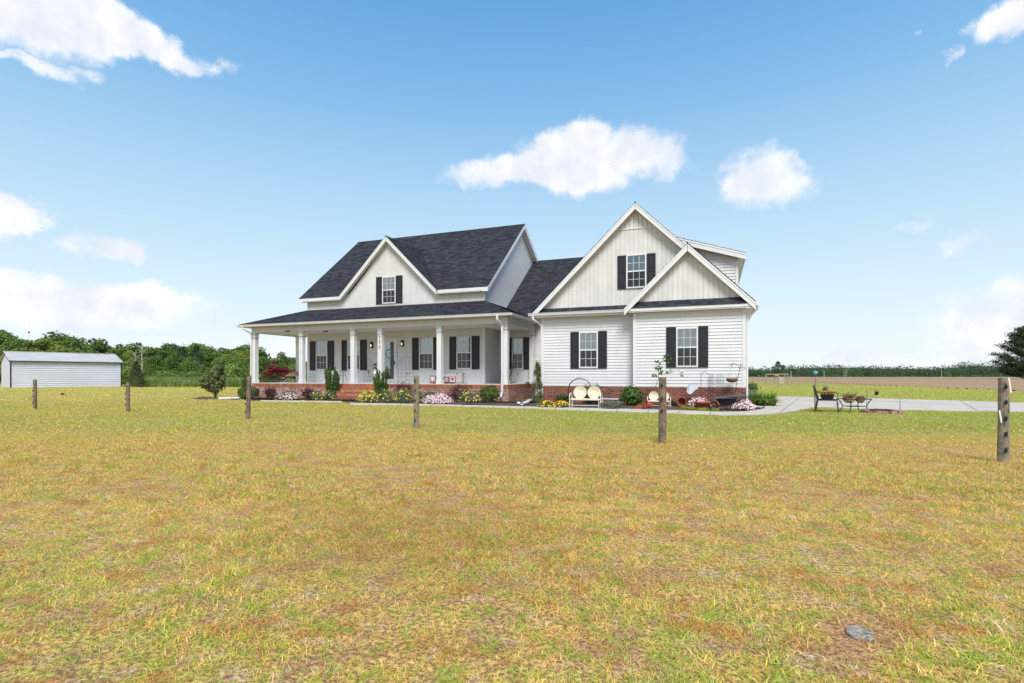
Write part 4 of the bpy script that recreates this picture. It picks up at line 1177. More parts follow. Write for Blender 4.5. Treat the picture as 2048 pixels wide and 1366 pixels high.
MB().box(-.16, L + .16, -.21, -.18, SH_ - .10, SH_ + .0).box(-.02, .09, -.0, .06, 0, SH_ - .02).box(L - .07, L + .03, 0, .06, 0, SH_ - .02).build('trim', M_STRIM, sh)
MB().box(-.18, L + .18, WD / 2 - .08, WD / 2 + .08, SH_ + SP + .04, SH_ + SP + .09).build('ridge_cap', M_SROOF, sh)
MB().beam((-.16, -.19, SH_ - .06), (-.16, WD / 2, SH_ + SP - .06), (.02, 0, 0), (0, 0, .08)).beam((L + .14, -.19, SH_ - .06), (L + .14, WD / 2, SH_ + SP - .06), (.02, 0, 0), (0, 0, .08)).build('verge_trim', M_STRIM, sh)
# radio mast far behind
P = cs((58 - 1024) / FPX * 700, 700)
t = thing('radio_mast', 'thin distant radio mast rising above the wood at far left', 'mast', P)
mb = MB(); hh = 74
for q in range(3):
    a = q * 2.09; mb.tube([(.35 * math.cos(a), .35 * math.sin(a), 0), (.25 * math.cos(a), .25 * math.sin(a), hh)], .05, 3)
for i in range(60): mb.tube([(.33, 0, i * 1.2), (-.17, .29, i * 1.2 + 1.2)], .03, 3)
mb.build('lattice', mat('mast_grey', (.45, .40, .40), .6), t); MB().lathe([(.3, 0), (.9, .3), (.9, 2.2), (.3, 2.6)], (0, 0, 58), 8).build('antenna', M_STRIM, t)

# ---------------------------------------------------------------- fence posts and wires
M_POST = mat('weathered_post', (.19, .145, .105), .95, var=.35, vscale=9, bump=.6, bscale=25, dirt=((.13, .10, .075), 6, .5, .68))
M_POSTG = mat('greenish_post', (.225, .195, .14), .95, var=.28, vscale=9, bump=.6, bscale=25, dirt=((.16, .14, .09), 5, .55, .72))
POSTS = [(70, 819, 759, 'brown round fence post left of all, in front of the metal shed', 0, 0), (256, 824.5, 764, 'brown fence post standing just right of the metal shed', 0, 0),
         (496, 838, 751.5, 'knotty leaning fence post beside the left porch corner', .028, 1), (833, 857, 751, 'smooth squared fence post in front of the porch middle', 0, 2),
         (1325, 887, 755, 'cracked wooden fence post in front of the small garage window', 0, 1), (2007, 926, 756, 'thick round fence post nearest the camera at right', 0, 2)]
tops = []
for i, (x, yb, yt, lab, lean, kd) in enumerate(POSTS):
    P = gnd(x, yb); Z = dep(P); hh = (yb - yt) * Z / FPX; rng = random.Random(i)
    t = thing('fence_post', lab, 'post', P, TH, 'fence posts across the lawn')
    r_ = (.056, .057, .058, .058, .068, .062)[i]
    mb = MB(); nseg = 12; n = 14; ringb = []
    prof = []
    for k in range(nseg + 1):
        z = -.05 + (hh + .05) * k / nseg
        for q in range(n):
            a = 2 * math.pi * q / n
            rr = r_ * (1.06 - .12 * k / nseg) * (1 + .10 * noise.noise(Vector((math.cos(a) * 1.5, math.sin(a) * 1.5, z * 2.3 + i * 9))))
            if i == 3: rr *= 1 + .10 * math.cos(4 * a)
            mb.v.append((rr * math.cos(a) + lean * z / hh * 1.0 * .0 + lean * z, rr * math.sin(a), z))
    for k in range(nseg):
        for q in range(n):
            mb.f.append((k * n + q, k * n + (q + 1) % n, (k + 1) * n + (q + 1) % n, (k + 1) * n + q))
    mb.f.append(tuple(range(nseg * n, nseg * n + n))); mb.mi = [0] * len(mb.f)
    mb.build('shaft', M_POSTG if kd == 2 else M_POST, t)
    # deep drying cracks
    cb = MB()
    for q in range(5):
        a = -1.57 + rng.uniform(-.7, .7); z0 = rng.uniform(.15, .75) * hh; l = rng.uniform(.1, .3)
        rr = r_ * 1.0
        cb.add([(rr * math.cos(a) + lean * z0 - .003, rr * math.sin(a) - .004, z0), (rr * math.cos(a) + lean * z0 + .003, rr * math.sin(a) - .004, z0), (rr * math.cos(a) + lean * (z0 + l) + .002, rr * math.sin(a) - .004, z0 + l)], [(0, 1, 2)])
    cb.build('crack', mat('crack_dark', (.05, .04, .03), 1), t)
    side = {0: 3.2, 1: 3.2, 2: 3.3, 3: -1.85, 4: -2.0, 5: -1.98}[i]
    hs = [.90, .72, .53, .35, .16] if i in (2, 3, 5) else [.90, .72, .53, .30]
    if i == 4: hs = [.88, .68, .50]
    if i < 2: hs = [.62, .44, .24]
    pts = []
    for z in hs:
        z = z * hh; c = Vector(((r_ + .018) * math.cos(side) + lean * z, (r_ + .018) * math.sin(side), z))
        o = Vector((math.cos(side), math.sin(side), 0))
        ib = MB().tube([c - o * .03, c - o * .004, c + o * .004, c + o * .012, c + o * .02], [.017, .019, .011, .017, .010], 8)
        ib.tube([c + Vector((0, 0, -.035)), c + Vector((0, 0, .03))], .010, 6)
        ib.build('insulator', M_DARK, t)
    t['_dummy'] = 0; del t['_dummy']
    tops.append((P, hh, lean))
M_WIRE = mat('fence_wire', (.5, .5, .48), .5, metal=.5)
for k, f in enumerate((.90, .72, .53, .35, .16)):
    mb = MB()
    pl = [Vector((P.x, P.y, f * hh)) + Vector((-ST, CT, 0)) * 0 - Vector((-ST, CT, 0)) * .11 + Vector((lean * f * hh, 0, 0)) for P, hh, lean in tops]
    pl = [pl[0] + (pl[0] - pl[1]) * .6] + pl + [pl[-1] + (pl[-1] - pl[-2]) * 1.2]
    full = []
    for a, b_ in zip(pl, pl[1:]):
        for q in range(8):
            u = q / 8; full.append(a.lerp(b_, u) - Vector((0, 0, .10 * u * (1 - u))))
    mb.tube(full + [pl[-1]], .0011, 3)
    tag(mb.build('fence_wire', M_WIRE), ('topmost', 'second from the top', 'middle', 'second from the bottom', 'lowest')[k] + ' thin metal wire strung along the fence posts', 'wire', 'wires strung between the fence posts')
# white tape scraps tied on the nearest post
P, hh, _ = tops[-1]
F_ = Vector((-ST, CT, 0)); R_ = Vector((CT, ST, 0))
for dx_, z0, l, lab in ((-.05, .52, .17, 'short white tape strip hanging low left on the nearest thick post'), (.045, .90, -.20, 'white tape strip running down between the upper insulators')):
    o = P - (R_ * .68 + F_ * .73) * .086 + (R_ * .73 - F_ * .68) * dx_
    mb = MB().beam((0, 0, 0), (.022, -.004, -abs(l)), (.018, 0, 0), (0, -.003, 0))
    tag(mb.build('tape_strip', mat('white_tape', (.75, .70, .68), .7)), lab, 'tape').location = Vector((o.x, o.y, z0 * hh + .12))

# ---------------------------------------------------------------- planting round the house
L_BOX = leafmat('leaf_box', (.028, .060, .012), (.10, .17, .03), big=3)
L_YEW = leafmat('leaf_yew', (.04, .09, .015), (.17, .27, .04), big=3)
L_BURG = leafmat('leaf_burgundy', (.030, .010, .012), (.13, .028, .035), big=3, trans=.25)
L_MAPLE = leafmat('leaf_maple', (.09, .012, .016), (.27, .03, .035), big=1.5, trans=.3)
L_GREY = leafmat('leaf_greygreen', (.07, .12, .06), (.20, .28, .14), big=4)
L_FRESH = leafmat('leaf_fresh', (.05, .12, .015), (.20, .33, .05), big=3)
L_HOLLY = leafmat('leaf_mixed', (.04, .06, .02), (.16, .22, .07), big=3, third=(.20, .16, .07))
L_BLADE = leafmat('leaf_blade', (.12, .22, .02), (.36, .50, .08), big=4)
L_LIME = leafmat('leaf_lime', (.22, .30, .02), (.50, .52, .04), big=6)
L_DRY = leafmat('leaf_dry', (.10, .06, .04), (.30, .20, .13), big=6)
F_YEL = mat('petal_yellow', (.66, .53, .03), .7, rnd=.15)
F_PINK = mat('petal_pink', (.78, .56, .60), .7, rnd=.18)
F_ORG = mat('petal_orange', (.80, .38, .03), .7, rnd=.2)
F_WHT = mat('petal_white', (.75, .72, .78), .7, rnd=.1)
def fit(P, m):
    """keep a thing in the bed, clear of the wall behind it"""
    Yw = YP if P.x < -9.14 else 99 if P.x < -7.3 else YW - .06 if P.x < BX0 else YB - .06 if P.x < 1.2 else 99
    return P * ((Yw - m) / P.y) if P.y > Yw - m and P.y < Yw + 3 else P
def plant(name, label, x, yb, wpx, hpx, m, cat='shrub', n=900, leaf=.06, shape='dome', seed=None, group=None, lump=.25):
    P = gnd(x, yb); P = fit(P, wpx * mpp(P) * .30); k = mpp(P)
    return bush_thing(name, label, cat, P, wpx * k, hpx * k, m, n, leaf, group, seed or int(x), shape, lump=lump)
def flowers(t, w_, h_, m, n, size, seed, name='flowers', part=(0, 6.283), top=.35):
    rng = random.Random(seed); mb = MB(); r_ = w_ / 2
    for i in range(n):
        d = Vector((rng.gauss(0, 1), rng.gauss(0, 1) - .25, abs(rng.gauss(0, 1)) * .9 + .1)).normalized()
        f = 1 + rng.uniform(-.12, .14)
        p = Vector((d.x * r_ * f, d.y * r_ * .87 * f, h_ * .12 + d.z * h_ * .92 * f))
        nn = (d + Vector((rng.gauss(0, .35), rng.gauss(0, .35) - .3, rng.gauss(0, .35) + .3))).normalized()
        a = nn.orthogonal().normalized(); a.rotate(Matrix.Rotation(rng.uniform(0, 1.2), 3, nn)); c = nn.cross(a); s_ = size * rng.uniform(.7, 1.25)
        for q in range(4):     # petals
            an = q * 1.571; e = a * math.cos(an) + c * math.sin(an); e2 = a * math.cos(an + .7) + c * math.sin(an + .7); e3 = a * math.cos(an - .7) + c * math.sin(an - .7)
            mb.add([p, p + e2 * s_ * .45 + nn * .004, p + e * s_ * .62, p + e3 * s_ * .45 + nn * .004], [(0, 1, 2, 3)])
    mb.build(name, m, t, kind=None)

plant('shrub', 'loose shrub with mixed green and reddish leaves on the mound left of the porch', 431, 797, 52, 74, L_HOLLY, n=4200, leaf=.11, shape='loose')
t = plant('boxwood', 'clipped rounded boxwood at the left porch corner behind the leaning post', 497, 797.5, 41, 27, L_BOX, n=2400, leaf=.045, shape='box')
t = plant('boxwood', 'rounded green boxwood beside the long right downspout', 979, 805, 46, 35, L_YEW, n=2800, leaf=.055, shape='dome', lump=.12)
t = plant('boxwood', 'low green dome shrub between yellow flowers and the pink mound', 862, 799, 32, 17, L_YEW, n=1500, leaf=.045, lump=.08)
t = plant('boxwood', 'low green shrub right behind the left pink flower mound', 578, 797, 33, 16, L_YEW, n=1300, leaf=.045, lump=.12)
for x, yb, w_, h_, lab in ((540, 796.5, 26, 23, 'small burgundy barberry nearest the left porch corner'), (617, 797.5, 30, 22, 'burgundy barberry left of the upright yew and yellow daisies'),
                           (808, 799, 40, 35, 'burgundy barberry in front of the trellis beside the steps'), (916, 800.5, 42, 34, 'dark burgundy barberry left of the boxwood and daisies')):
    plant('barberry', lab, x, yb, w_, h_, L_BURG, n=1500, leaf=.05, group='burgundy barberries along the porch', shape='dome', lump=.35)
# upright plum yews
for x, yb, w_, ht, lab in ((664, 797, 36, 75, 'taller upright plum yew below the left porch window'), (762, 799, 30, 68, 'upright plum yew in front of the numbered column')):
    P = fit(gnd(x, yb), .4); k = mpp(P); rng = random.Random(x)
    t = thing('upright_yew', lab, 'shrub', P, 0, 'upright yews either side of the steps')
    mb = MB(); sb = MB()
    for i in range(30):
        a = rng.uniform(0, 6.28); sp = rng.uniform(.1, 1) ** .7 * w_ * k * .5; top = ht * k * rng.uniform(.62, 1.0) * (1 - .22 * (sp / (w_ * k * .5)))
        b0 = Vector((sp * .25 * math.cos(a), sp * .25 * math.sin(a), 0)); b1 = Vector((sp * .8 * math.cos(a), sp * .8 * math.sin(a), top * .45)); b2 = Vector((sp * math.cos(a), sp * math.sin(a), top))
        sb.tube([b0, b1, b2], [.014, .010, .005], 4)
        for j in range(190):
            u = rng.uniform(.12, 1); q = b0.lerp(b1, u * 2) if u < .5 else b1.lerp(b2, u * 2 - 1)
            dd = Vector((rng.gauss(0, 1), rng.gauss(0, 1), .7)).normalized()
            mb.leaf(q + dd * .07 * rng.random(), .10, rng, .5, dd * .3, .42)
    mb.build('foliage', L_YEW, t); sb.build('stems', BARK, t)
P = fit(gnd(1075, 806), 0.3); k = mpp(P); rng = random.Random(7)
t = thing('juniper', 'tall narrow columnar juniper in the corner beside the garage downspout', 'shrub', P)
mb = MB(); sb = MB().tube([(0, 0, 0), (0, 0, 1.6)], [.03, .01], 5)
for i in range(44):
    z = 1.72 * rng.random() ** .9; rr = .29 * (1.08 - z / 2.2) * rng.uniform(.3, 1); a = rng.uniform(0, 6.28)
    mb.cloud((rr * math.cos(a), rr * math.sin(a), z + .05), (.085, .085, .18), 110, .06, rng, .1, .8, .5)
mb.build('foliage', leafmat('leaf_juniper', (.09, .12, .035), (.27, .31, .10), big=5), t); sb.build('trunk', BARK, t)
# daisies (yellow) and dianthus (pink)
for x, yb, w_, h_, n, lab in ((636, 801, 32, 20, 70, 'yellow daisy clump left of the upright yew and steps'), (661, 800, 26, 17, 24, 'sparse yellow daisy clump at the foot of the left yew'),
                              (735, 805.5, 42, 24, 210, 'brightest dense yellow daisy clump beside the steps'), (772, 806.5, 40, 28, 70, 'grey leaved yellow daisies below the numbered column yew'),
                              (806, 807, 36, 29, 95, 'yellow daisy clump between the barberry and squared post'), (838, 806, 22, 30, 30, 'narrow yellow daisy clump behind the squared post'), (939, 809.5, 45, 29, 75, 'yellow daisy clump left of the rounded boxwood')):
    t = plant('daisy_clump', lab, x, yb, w_, h_, L_GREY, 'flowers', n=1000, leaf=.05, group='yellow daisy clumps in the porch bed')
    k = mpp(t.location); flowers(t, w_ * k, h_ * k, F_YEL, int(n * .8), .056, x)
for x, yb, w_, h_, n, lab in ((577, 801, 36, 15, 170, 'pink white flower mound at the left end of the porch bed'), (875, 808.3, 60, 19, 420, 'largest pink white flower mound, right of the squared post'),
                              (1397, 813, 44, 17, 200, 'pink flowers spilling over the red pot by the hook'), (1486, 821, 44, 20, 240, 'pink white flowers in front of the wheelbarrow')):
    t = plant('dianthus_mound', lab, x, yb, w_, h_, L_GREY, 'flowers', n=700, leaf=.04, group='pink flower mounds in the beds')
    k = mpp(t.location); flowers(t, w_ * k, h_ * k, F_PINK, n, .055, x)
for x, yb, w_, h_, lab in ((1095, 815, 40, 12, 'orange marigolds left half beside the garage downspout'), (1124, 815.5, 36, 12, 'orange marigolds right half beside the cream glider')):
    t = plant('marigold_clump', lab, x, yb, w_, h_, L_FRESH, 'flowers', n=900, leaf=.05, group='orange marigolds before the garage')
    k = mpp(t.location); flowers(t, w_ * k, h_ * k * 1.1, F_ORG, 60, .06, x)
plant('leafy_shrub', 'dark leafy shrub left of the cream glider under the hoop', 1126, 806, 32, 19, L_BOX, n=700, leaf=.08)
plant('hydrangea', 'fresh green leafy shrub between the two cream gliders', 1262, 811, 46, 38, leafmat('leaf_hydrangea', (.035, .09, .012), (.14, .26, .035), big=4), n=1500, leaf=.085)
plant('lavender_mound', 'grey green lavender mound right of the larger glider', 1222, 818, 46, 17, leafmat('leaf_lavender', (.07, .10, .075), (.17, .20, .15), big=6, third=(.22, .15, .13)), n=2600, leaf=.04, lump=.08)
plant('small_shrub', 'tiny dark green plant behind the cracked post', 1348, 810, 14, 10, L_BOX, n=300, leaf=.05)
for x, yb, w_, lab in ((1370, 819.5, 18, 'lime green ground cover clump below the tipped pot'), (1406, 822.5, 24, 'lime green ground cover clump below the red pot'), (1430, 823, 16, 'lime green ground cover clump at the wheelbarrow wheel')):
    plant('ground_cover', lab, x, yb, w_, 7, L_LIME, 'plant', n=500, leaf=.035, group='lime green ground cover clumps')
plant('low_shrub', 'dark low shrub behind the wheelbarrow wheel', 1383, 818.5, 16, 6, L_LIME, 'plant', n=260, leaf=.035)
# ornamental grass at the corner
P = gnd(1521, 812); k = mpp(P)
t = thing('ornamental_grass', 'large arching bright green grass clump at the garage corner', 'grass clump', P)
mb = MB(); rng = random.Random(4)
for c0 in ((-.32, .05), (.02, 0), (.30, -.12), (-.12, .25), (.42, .1)):
    for i in range(190):
        a = rng.uniform(0, 6.28); l = rng.uniform(.40, .80); wv = .015
        b0 = Vector((c0[0] + rng.gauss(0, .05), c0[1] + rng.gauss(0, .05), 0)); o = Vector((math.cos(a), math.sin(a), 0)); sd = Vector((-o.y, o.x, 0)) * wv
        reach = rng.uniform(.16, .62); pts = [b0 + o * reach * u ** 1.4 + Vector((0, 0, l * 1.15 * (u - .55 * u * u * (reach / .4)))) for u in (0, .35, .65, .85, 1.0)]
        vs = []
        for q, p in enumerate(pts[:-1]): vs += [p - sd * (1 - q * .15), p + sd * (1 - q * .15)]
        mb.add(vs + [pts[-1]], [(0, 1, 3, 2), (2, 3, 5, 4), (4, 5, 7, 6), (6, 7, 8)])
mb.build('blades', L_BLADE, t)
# japanese maple and hedges beyond the porch's left side
P = cs((560 - 1024) / FPX * 38.5, 38.5); k = 38.5 / FPX; rng = random.Random(17)
t = thing('japanese_maple', 'red spreading japanese maple seen through the left porch bay', 'tree', P)
mb = MB(); sb = MB().tube([(0, 0, -.05), (.05, 0, .5)], [.07, .05], 6)
for i in range(46):
    a = rng.uniform(0, 6.28); rr = 1.15 * math.sqrt(rng.random()); z = .9 + 1.5 * (1 - (rr / 1.3) ** 1.6) * rng.uniform(.45, 1)
    e = (rr * math.cos(a), rr * math.sin(a), z)
    mb.cloud(e, (.30, .30, .13), 140, .085, rng, .1, .5); sb.tube([(0, 0, .35), (e[0] * .5, e[1] * .5, z * .75), e], [.03, .018, .008], 4)
mb.build('crown', L_MAPLE, t); sb.build('trunk', BARK, t)
def atground(x, Z): return cs((x - 1024) / FPX * Z, Z)
bush_thing('hedge_shrub', 'clipped green mound shrub left of the red maple', 'shrub', atground(531, 36), 1.25, 1.3, L_BOX, 2600, .06, None, 3, 'box')
bush_thing('hedge_shrub', 'dark green clipped shrub just left of the corner column', 'shrub', atground(494, 37), .75, 1.25, L_BOX, 1500, .06, None, 4, 'box')
t = bush_thing('flower_pot_plant', 'white and lilac flowering bush under the red maple', 'shrub', atground(567, 35), .7, .95, L_GREY, 500, .06, None, 5); flowers(t, .7, 1.0, F_WHT, 60, .10, 5)
# tan thatched garden parasol
P = atground(590, 33)
t = thing('garden_parasol', 'small tan thatched parasol beside the back left porch column', 'parasol', P)
mb = MB(); rng = random.Random(5)
mb.lathe([(.62, 1.18), (.35, 1.38), (.04, 1.5)], (0, 0, 0), 14)
for i in range(260):
    a = rng.uniform(0, 6.28); r0 = rng.uniform(.1, .62); z = 1.5 - .52 * r0
    mb.leaf((r0 * math.cos(a), r0 * math.sin(a), z), .12, rng, 1, None, .25)
mb.build('canopy', mat('thatch', (.50, .33, .22), .9, rnd=.25), t); MB().tube([(0, 0, -.02), (0, 0, 1.3)], .03, 6).lathe([(.22, 0), (.22, .06), (.05, .1)], (0, 0, 0), 10).build('pole', M_DARK, t)

# ---------------------------------------------------------------- garden furniture
M_CREAM = mat('cream_paint', (.64, .57, .43), .45, var=.04, vscale=8)
M_WPAINT = mat('white_enamel', (.66, .65, .62), .4, var=.05, vscale=10, dirt=((.45, .30, .2), 14, .64, .75))
M_TERRA = mat('terracotta', (.26, .075, .04), .85, var=.2, vscale=12)
M_BLACK = mat('black_plastic', (.015, .015, .018), .55)
M_IRON = mat('dark_iron', (.03, .034, .036), .5, metal=.3)
def arc(c, r, a0, a1, n, ax='xz', ry=None):
    ry = ry or r; o = []
    for i in range(n + 1):
        a = a0 + (a1 - a0) * i / n; u, v_ = r * math.cos(a), ry * math.sin(a)
        o.append(Vector((c[0] + u, c[1], c[2] + v_)) if ax == 'xz' else Vector((c[0], c[1] + u, c[2] + v_)) if ax == 'yz' else Vector((c[0] + u, c[1] + v_, c[2])))
    return o
def glider(P, label, s_, rz):
    t = thing('glider_bench', label, 'bench', P, rz, 'cream metal gliders in the garage bed'); t.scale = (s_,) * 3
    for i, cx_ in enumerate((-.29, .29)):          # clam shell backs, standing on the seat, facing -y
        mb = MB(); n = 18; C = Vector((cx_, .27, .60))
        ring = []
        for k in range(n):
            a = -math.pi / 2 + 2 * math.pi * k / n
            x_ = .28 * math.cos(a); z_ = .30 * math.sin(a)
            if z_ < 0: x_ *= 1 - .42 * (-z_ / .30) ** 1.5
            ring.append((x_, z_))
        rows_ = []
        for f in (1.0, .97, .6, .3):
            rows_.append([len(mb.v) + k for k in range(n)])
            for x_, z_ in ring: mb.v.append((C.x + x_ * f, C.y + .05 * (1 - f * f) + (z_ + .3) * .22 + (-.014 if f == 1.0 else 0), C.z + z_ * f))
        ctr = len(mb.v); mb.v.append((C.x, C.y + .05 + .066, C.z))
        for a_, b2 in zip(rows_, rows_[1:]):
            for k in range(n): mb.f.append((a_[k], a_[(k + 1) % n], b2[(k + 1) % n], b2[k]))
        for k in range(n): mb.f.append((rows_[-1][k], rows_[-1][(k + 1) % n], ctr))
        # scalloped ribs pressed in the shell
        mb.mi = [0] * len(mb.f)
        for q in (-.14, -.05, .05, .14): mb.tube([(C.x + q * .5, C.y + .015, C.z - .26), (C.x + q * 1.2, C.y + .09, C.z + .02), (C.x + q, C.y + .125, C.z + .22)], .005, 4)
        mb.build('backrest', M_CREAM, t, smooth=False)
    mb = MB().prism([(-.58, -.26, .36), (-.58, -.20, .39), (-.58, .22, .34), (-.58, .27, .36), (-.58, .27, .33), (-.58, -.26, .32)], (1.16, 0, 0))
    mb.build('seat', M_CREAM, t)
    for sx_ in (-1, 1):
        X = sx_ * .62
        mb = MB().tube([(X, -.30, .02), (X, -.31, .45), (X, -.24, .56), (X, -.05, .60), (X, .16, .58), (X, .30, .46), (X, .34, .02)], .019, 7)
        mb.build('armrest', M_WPAINT, t)
        MB().tube([(X * .86, -.22, .01), (X * .86, -.22, .30)], .016, 6).tube([(X * .86, .22, .01), (X * .86, .22, .30)], .016, 6).tube([(X * .86, -.24, .10), (X * .86, .24, .10)], .014, 6).build('leg', M_WPAINT, t)
    MB().tube([(-.55, -.22, .10), (.55, -.22, .10)], .013, 6).tube([(-.55, .22, .10), (.55, .22, .10)], .013, 6).tube([(-.55, -.2, .32), (.55, -.2, .32)], .014, 6).build('base_rail', M_WPAINT, t)
    return t
P = fit(gnd(1172, 815.5), 0.75); glider(P, 'larger cream two seat shell back glider under the metal hoop', .93, TH * .25)
P = fit(gnd(1318, 814.5), 0.55); glider(P, 'smaller cream shell back glider half hidden by the cracked post', .68, TH * .25)
# metal hoop with hanging planter behind the larger glider
P = fit(gnd(1160, 806.5), 0.3)
t = thing('metal_hoop', 'round dark metal hoop stand behind the larger glider', 'plant stand', P, TH * .4)
k = mpp(P); R0 = 24 * k; zc = 51 * k - R0
mb = MB().tube(arc((0, -.05, zc), R0, -1.3, 4.45, 30), .012, 6).tube(arc((0, .05, zc), R0 * .97, -1.3, 4.45, 30), .012, 6)
for i in range(7):
    a = -1.2 + i * .93; mb.tube([(R0 * math.cos(a), -.05, zc + R0 * math.sin(a)), (R0 * .97 * math.cos(a), .05, zc + R0 * .97 * math.sin(a))], .009, 5)
mb.tube([(-.25, -.05, zc - R0 * .95), (-.30, -.12, 0)], .012, 5).tube([(.25, -.05, zc - R0 * .95), (.30, -.12, 0)], .012, 5).tube([(-.25, .05, zc - R0 * .95), (-.30, .14, 0)], .012, 5).tube([(.25, .05, zc - R0 * .95), (.30, .14, 0)], .012, 5)
mb.build('hoop', M_IRON, t)
P = fit(gnd(1187, 806.5), 0.36); rng = random.Random(12)
t = thing('barrel_planter', 'dark planter of twiggy reddish plants behind the larger glider', 'planter', P)
MB().lathe([(.24, 0), (.30, .25), (.31, .52), (.27, .52), (.26, .44)], (0, 0, 0), 16).build('pot', M_BLACK, t)
mb = MB(); sb = MB()
for i in range(46):
    a = rng.uniform(0, 6.28); l = rng.uniform(.15, .55); e = Vector((l * .8 * math.cos(a), l * .5 * math.sin(a), .5 + rng.uniform(.12, .42))); sb.tube([(0, 0, .45), e], .005, 3)
    for j in range(12): mb.leaf(Vector((0, 0, .5)).lerp(e, rng.uniform(.4, 1)) + Vector((rng.gauss(0, .02), rng.gauss(0, .02), 0)), .055, rng, .4, None, .5)
mb.build('foliage', L_HOLLY, t); sb.build('stems', BARK, t)
# white crawl-space vent rails on the brick
P = onY(1222, 798, YW - .06)
hb(MB().box(P.x - .55, P.x + .55, YW - .075, YW - .058, P.z - .02, P.z + .03).box(P.x - .55, P.x + .55, YW - .075, YW - .058, P.z - .16, P.z - .11), 'foundation_vent', M_TRIM)
# sapling
P = fit(gnd(1304, 813), 0.3); k = mpp(P); rng = random.Random(8)
t = thing('sapling', 'thin leaning sapling with bright green heart leaves behind the cracked post', 'tree', P)
S = lambda x, y: Vector(((x - 1304) * k, -.25 * (813 - y) * k * .3, (813 - y) * k))
stem = [S(1304, 813), S(1309, 780), S(1317, 756), S(1316, 738), S(1324, 722), S(1331, 711)]
sb = MB().tube(stem, [.013, .011, .009, .007, .005, .003], 5); br = [(1317, 750, 1341, 744), (1317, 753, 1306, 750), (1318, 742, 1312, 735), (1321, 728, 1312, 723), (1324, 722, 1340, 718), (1326, 720, 1338, 727), (1317, 750, 1326, 741), (1328, 716, 1334, 710), (1316, 740, 1322, 736)]
mb = MB()
for a, b_, c_, d_ in br:
    q0, q1 = S(a, b_), S(c_, d_); sb.tube([q0, q1], .004, 4)
    for j in range(16): mb.leaf(q0.lerp(q1, rng.uniform(.25, 1.08)) + Vector((rng.gauss(0, .035), rng.gauss(0, .04), rng.gauss(0, .03))), .095, rng, .5, (0, -.5, 0), .9)
mb.build('leaves', L_FRESH, t); sb.build('trunk', BARK, t)
# terracotta
def pot(mb, r0, r1, h_):
    return mb.lathe([(r0 * .5, 0), (r0, 0), (r1 * .95, h_ * .82), (r1 * 1.08, h_ * .82), (r1 * 1.08, h_), (r1 * .93, h_), (r1 * .85, h_ * .8), (r0 * .85, .03), (.001, .03)], (0, 0, 0), 18, cap=False)
M_REDC = mat('red_clay', (.30, .062, .032), .7, var=.25, vscale=10)
for x, yb, lab, rz, s_, tilt, m in ((1364.5, 812, 'round terracotta pot lying on its side with dark mouth outward', 0.0, .17, 1.45, M_TERRA), (1286, 817, 'bright orange red clay pot tipped over left of the cracked post', 1.0, .11, 1.1, M_REDC), (1303, 819, 'red clay pot fallen in front of the smaller glider', -1.1, .13, 1.25, M_REDC)):
    P = fit(gnd(x, yb), .3); mb = MB(); pot(mb, s_ * .68, s_, s_ * 1.7)
    t = tag(mb.build('terracotta_pot', m), lab, 'pot'); t.location = P + Vector((0, 0, s_ * .95)); t.rotation_euler = (tilt, 0, rz)
P = fit(gnd(1405, 815.5), 0.35); mb = MB(); pot(mb, .19, .30, .22)
t = tag(mb.build('bowl_planter', M_REDC), 'red clay bowl under the pink flowers by the hook', 'pot'); t.location = P
P = gnd(1279, 818); mb = MB().prism([(0, 0, 0), (.22, -.02, .02), (.30, .0, .13), (.12, .0, .17), (.02, 0, .12)], (0, .05, 0))
t = tag(mb.build('clay_shard', M_REDC), 'orange broken clay shard at the left of the tipped pots', 'shard'); t.location = P + Vector((-.15, 0, 0))
# garden flag
P = fit(gnd(1377, 811), 0.35); k = mpp(P)
t = thing('garden_flag', 'white cloth flag hanging from a short stake before the bricks', 'flag', P)
MB().tube([(0, 0, 0), (-.01, 0, 45 * k), (.30, 0, 45.5 * k)], .006, 5).build('stake', M_IRON, t)
mb = MB(); nx, nz = 8, 6
for j in range(nz + 1):
    for i in range(nx + 1):
        u, v_ = i / nx, j / nz
        mb.v.append((-.02 + u * .36 - .05 * v_ * (1 - u) + .0, -.012 + .025 * math.sin(u * 9 + v_ * 2) * (.3 + v_), 45 * k - v_ * (.30 + .10 * math.sin(u * 5)) - .06 * u * 0))
for j in range(nz):
    for i in range(nx): a = j * (nx + 1) + i; mb.f.append((a, a + 1, a + nx + 2, a + nx + 1))
mb.mi = [0] * len(mb.f); mb.build('cloth', mat('white_cloth', (.62, .65, .70), .8), t)
# shepherd hooks
P = fit(gnd(1402, 812), 0.3); k = mpp(P); hgt = 70 * k
mb = MB().tube([(0, 0, 0), (0, 0, hgt - 6 * k)] + arc((6 * k, 0, hgt - 6 * k), 6 * k, math.pi, .45, 10) + [Vector((13 * k, 0, hgt - 5 * k)), Vector((14 * k, 0, hgt - 3 * k))], .010, 6)
t = tag(mb.build('shepherd_hook', M_IRON), 'plain dark shepherd hook standing between flag and wheelbarrow', 'hook'); t.location = P
P = fit(gnd(1467, 813), 0.35); k = mpp(P); f = lambda x, y: Vector(((x - 1467) * k, 0, (813 - y) * k))
mb = MB().tube([f(1467, 813), f(1469, 788), f(1475, 752), f(1480.5, 726)], .011, 6)
mb.tube([f(1479, 737), f(1475, 730), f(1469, 725.5), f(1464, 724.5), f(1462, 727), f(1463, 730), f(1466, 729)], .009, 6)
mb.tube([f(1479, 737), f(1483, 733), f(1487, 732), f(1489, 735), f(1487.5, 737), f(1485, 736)], .008, 6).tube([f(1480, 731), f(1483, 728), f(1484, 731)], .007, 5)
t = tag(mb.build('scroll_hook', M_IRON), 'leaning scrolled dark hook holding the coco basket', 'hook'); t.location = P
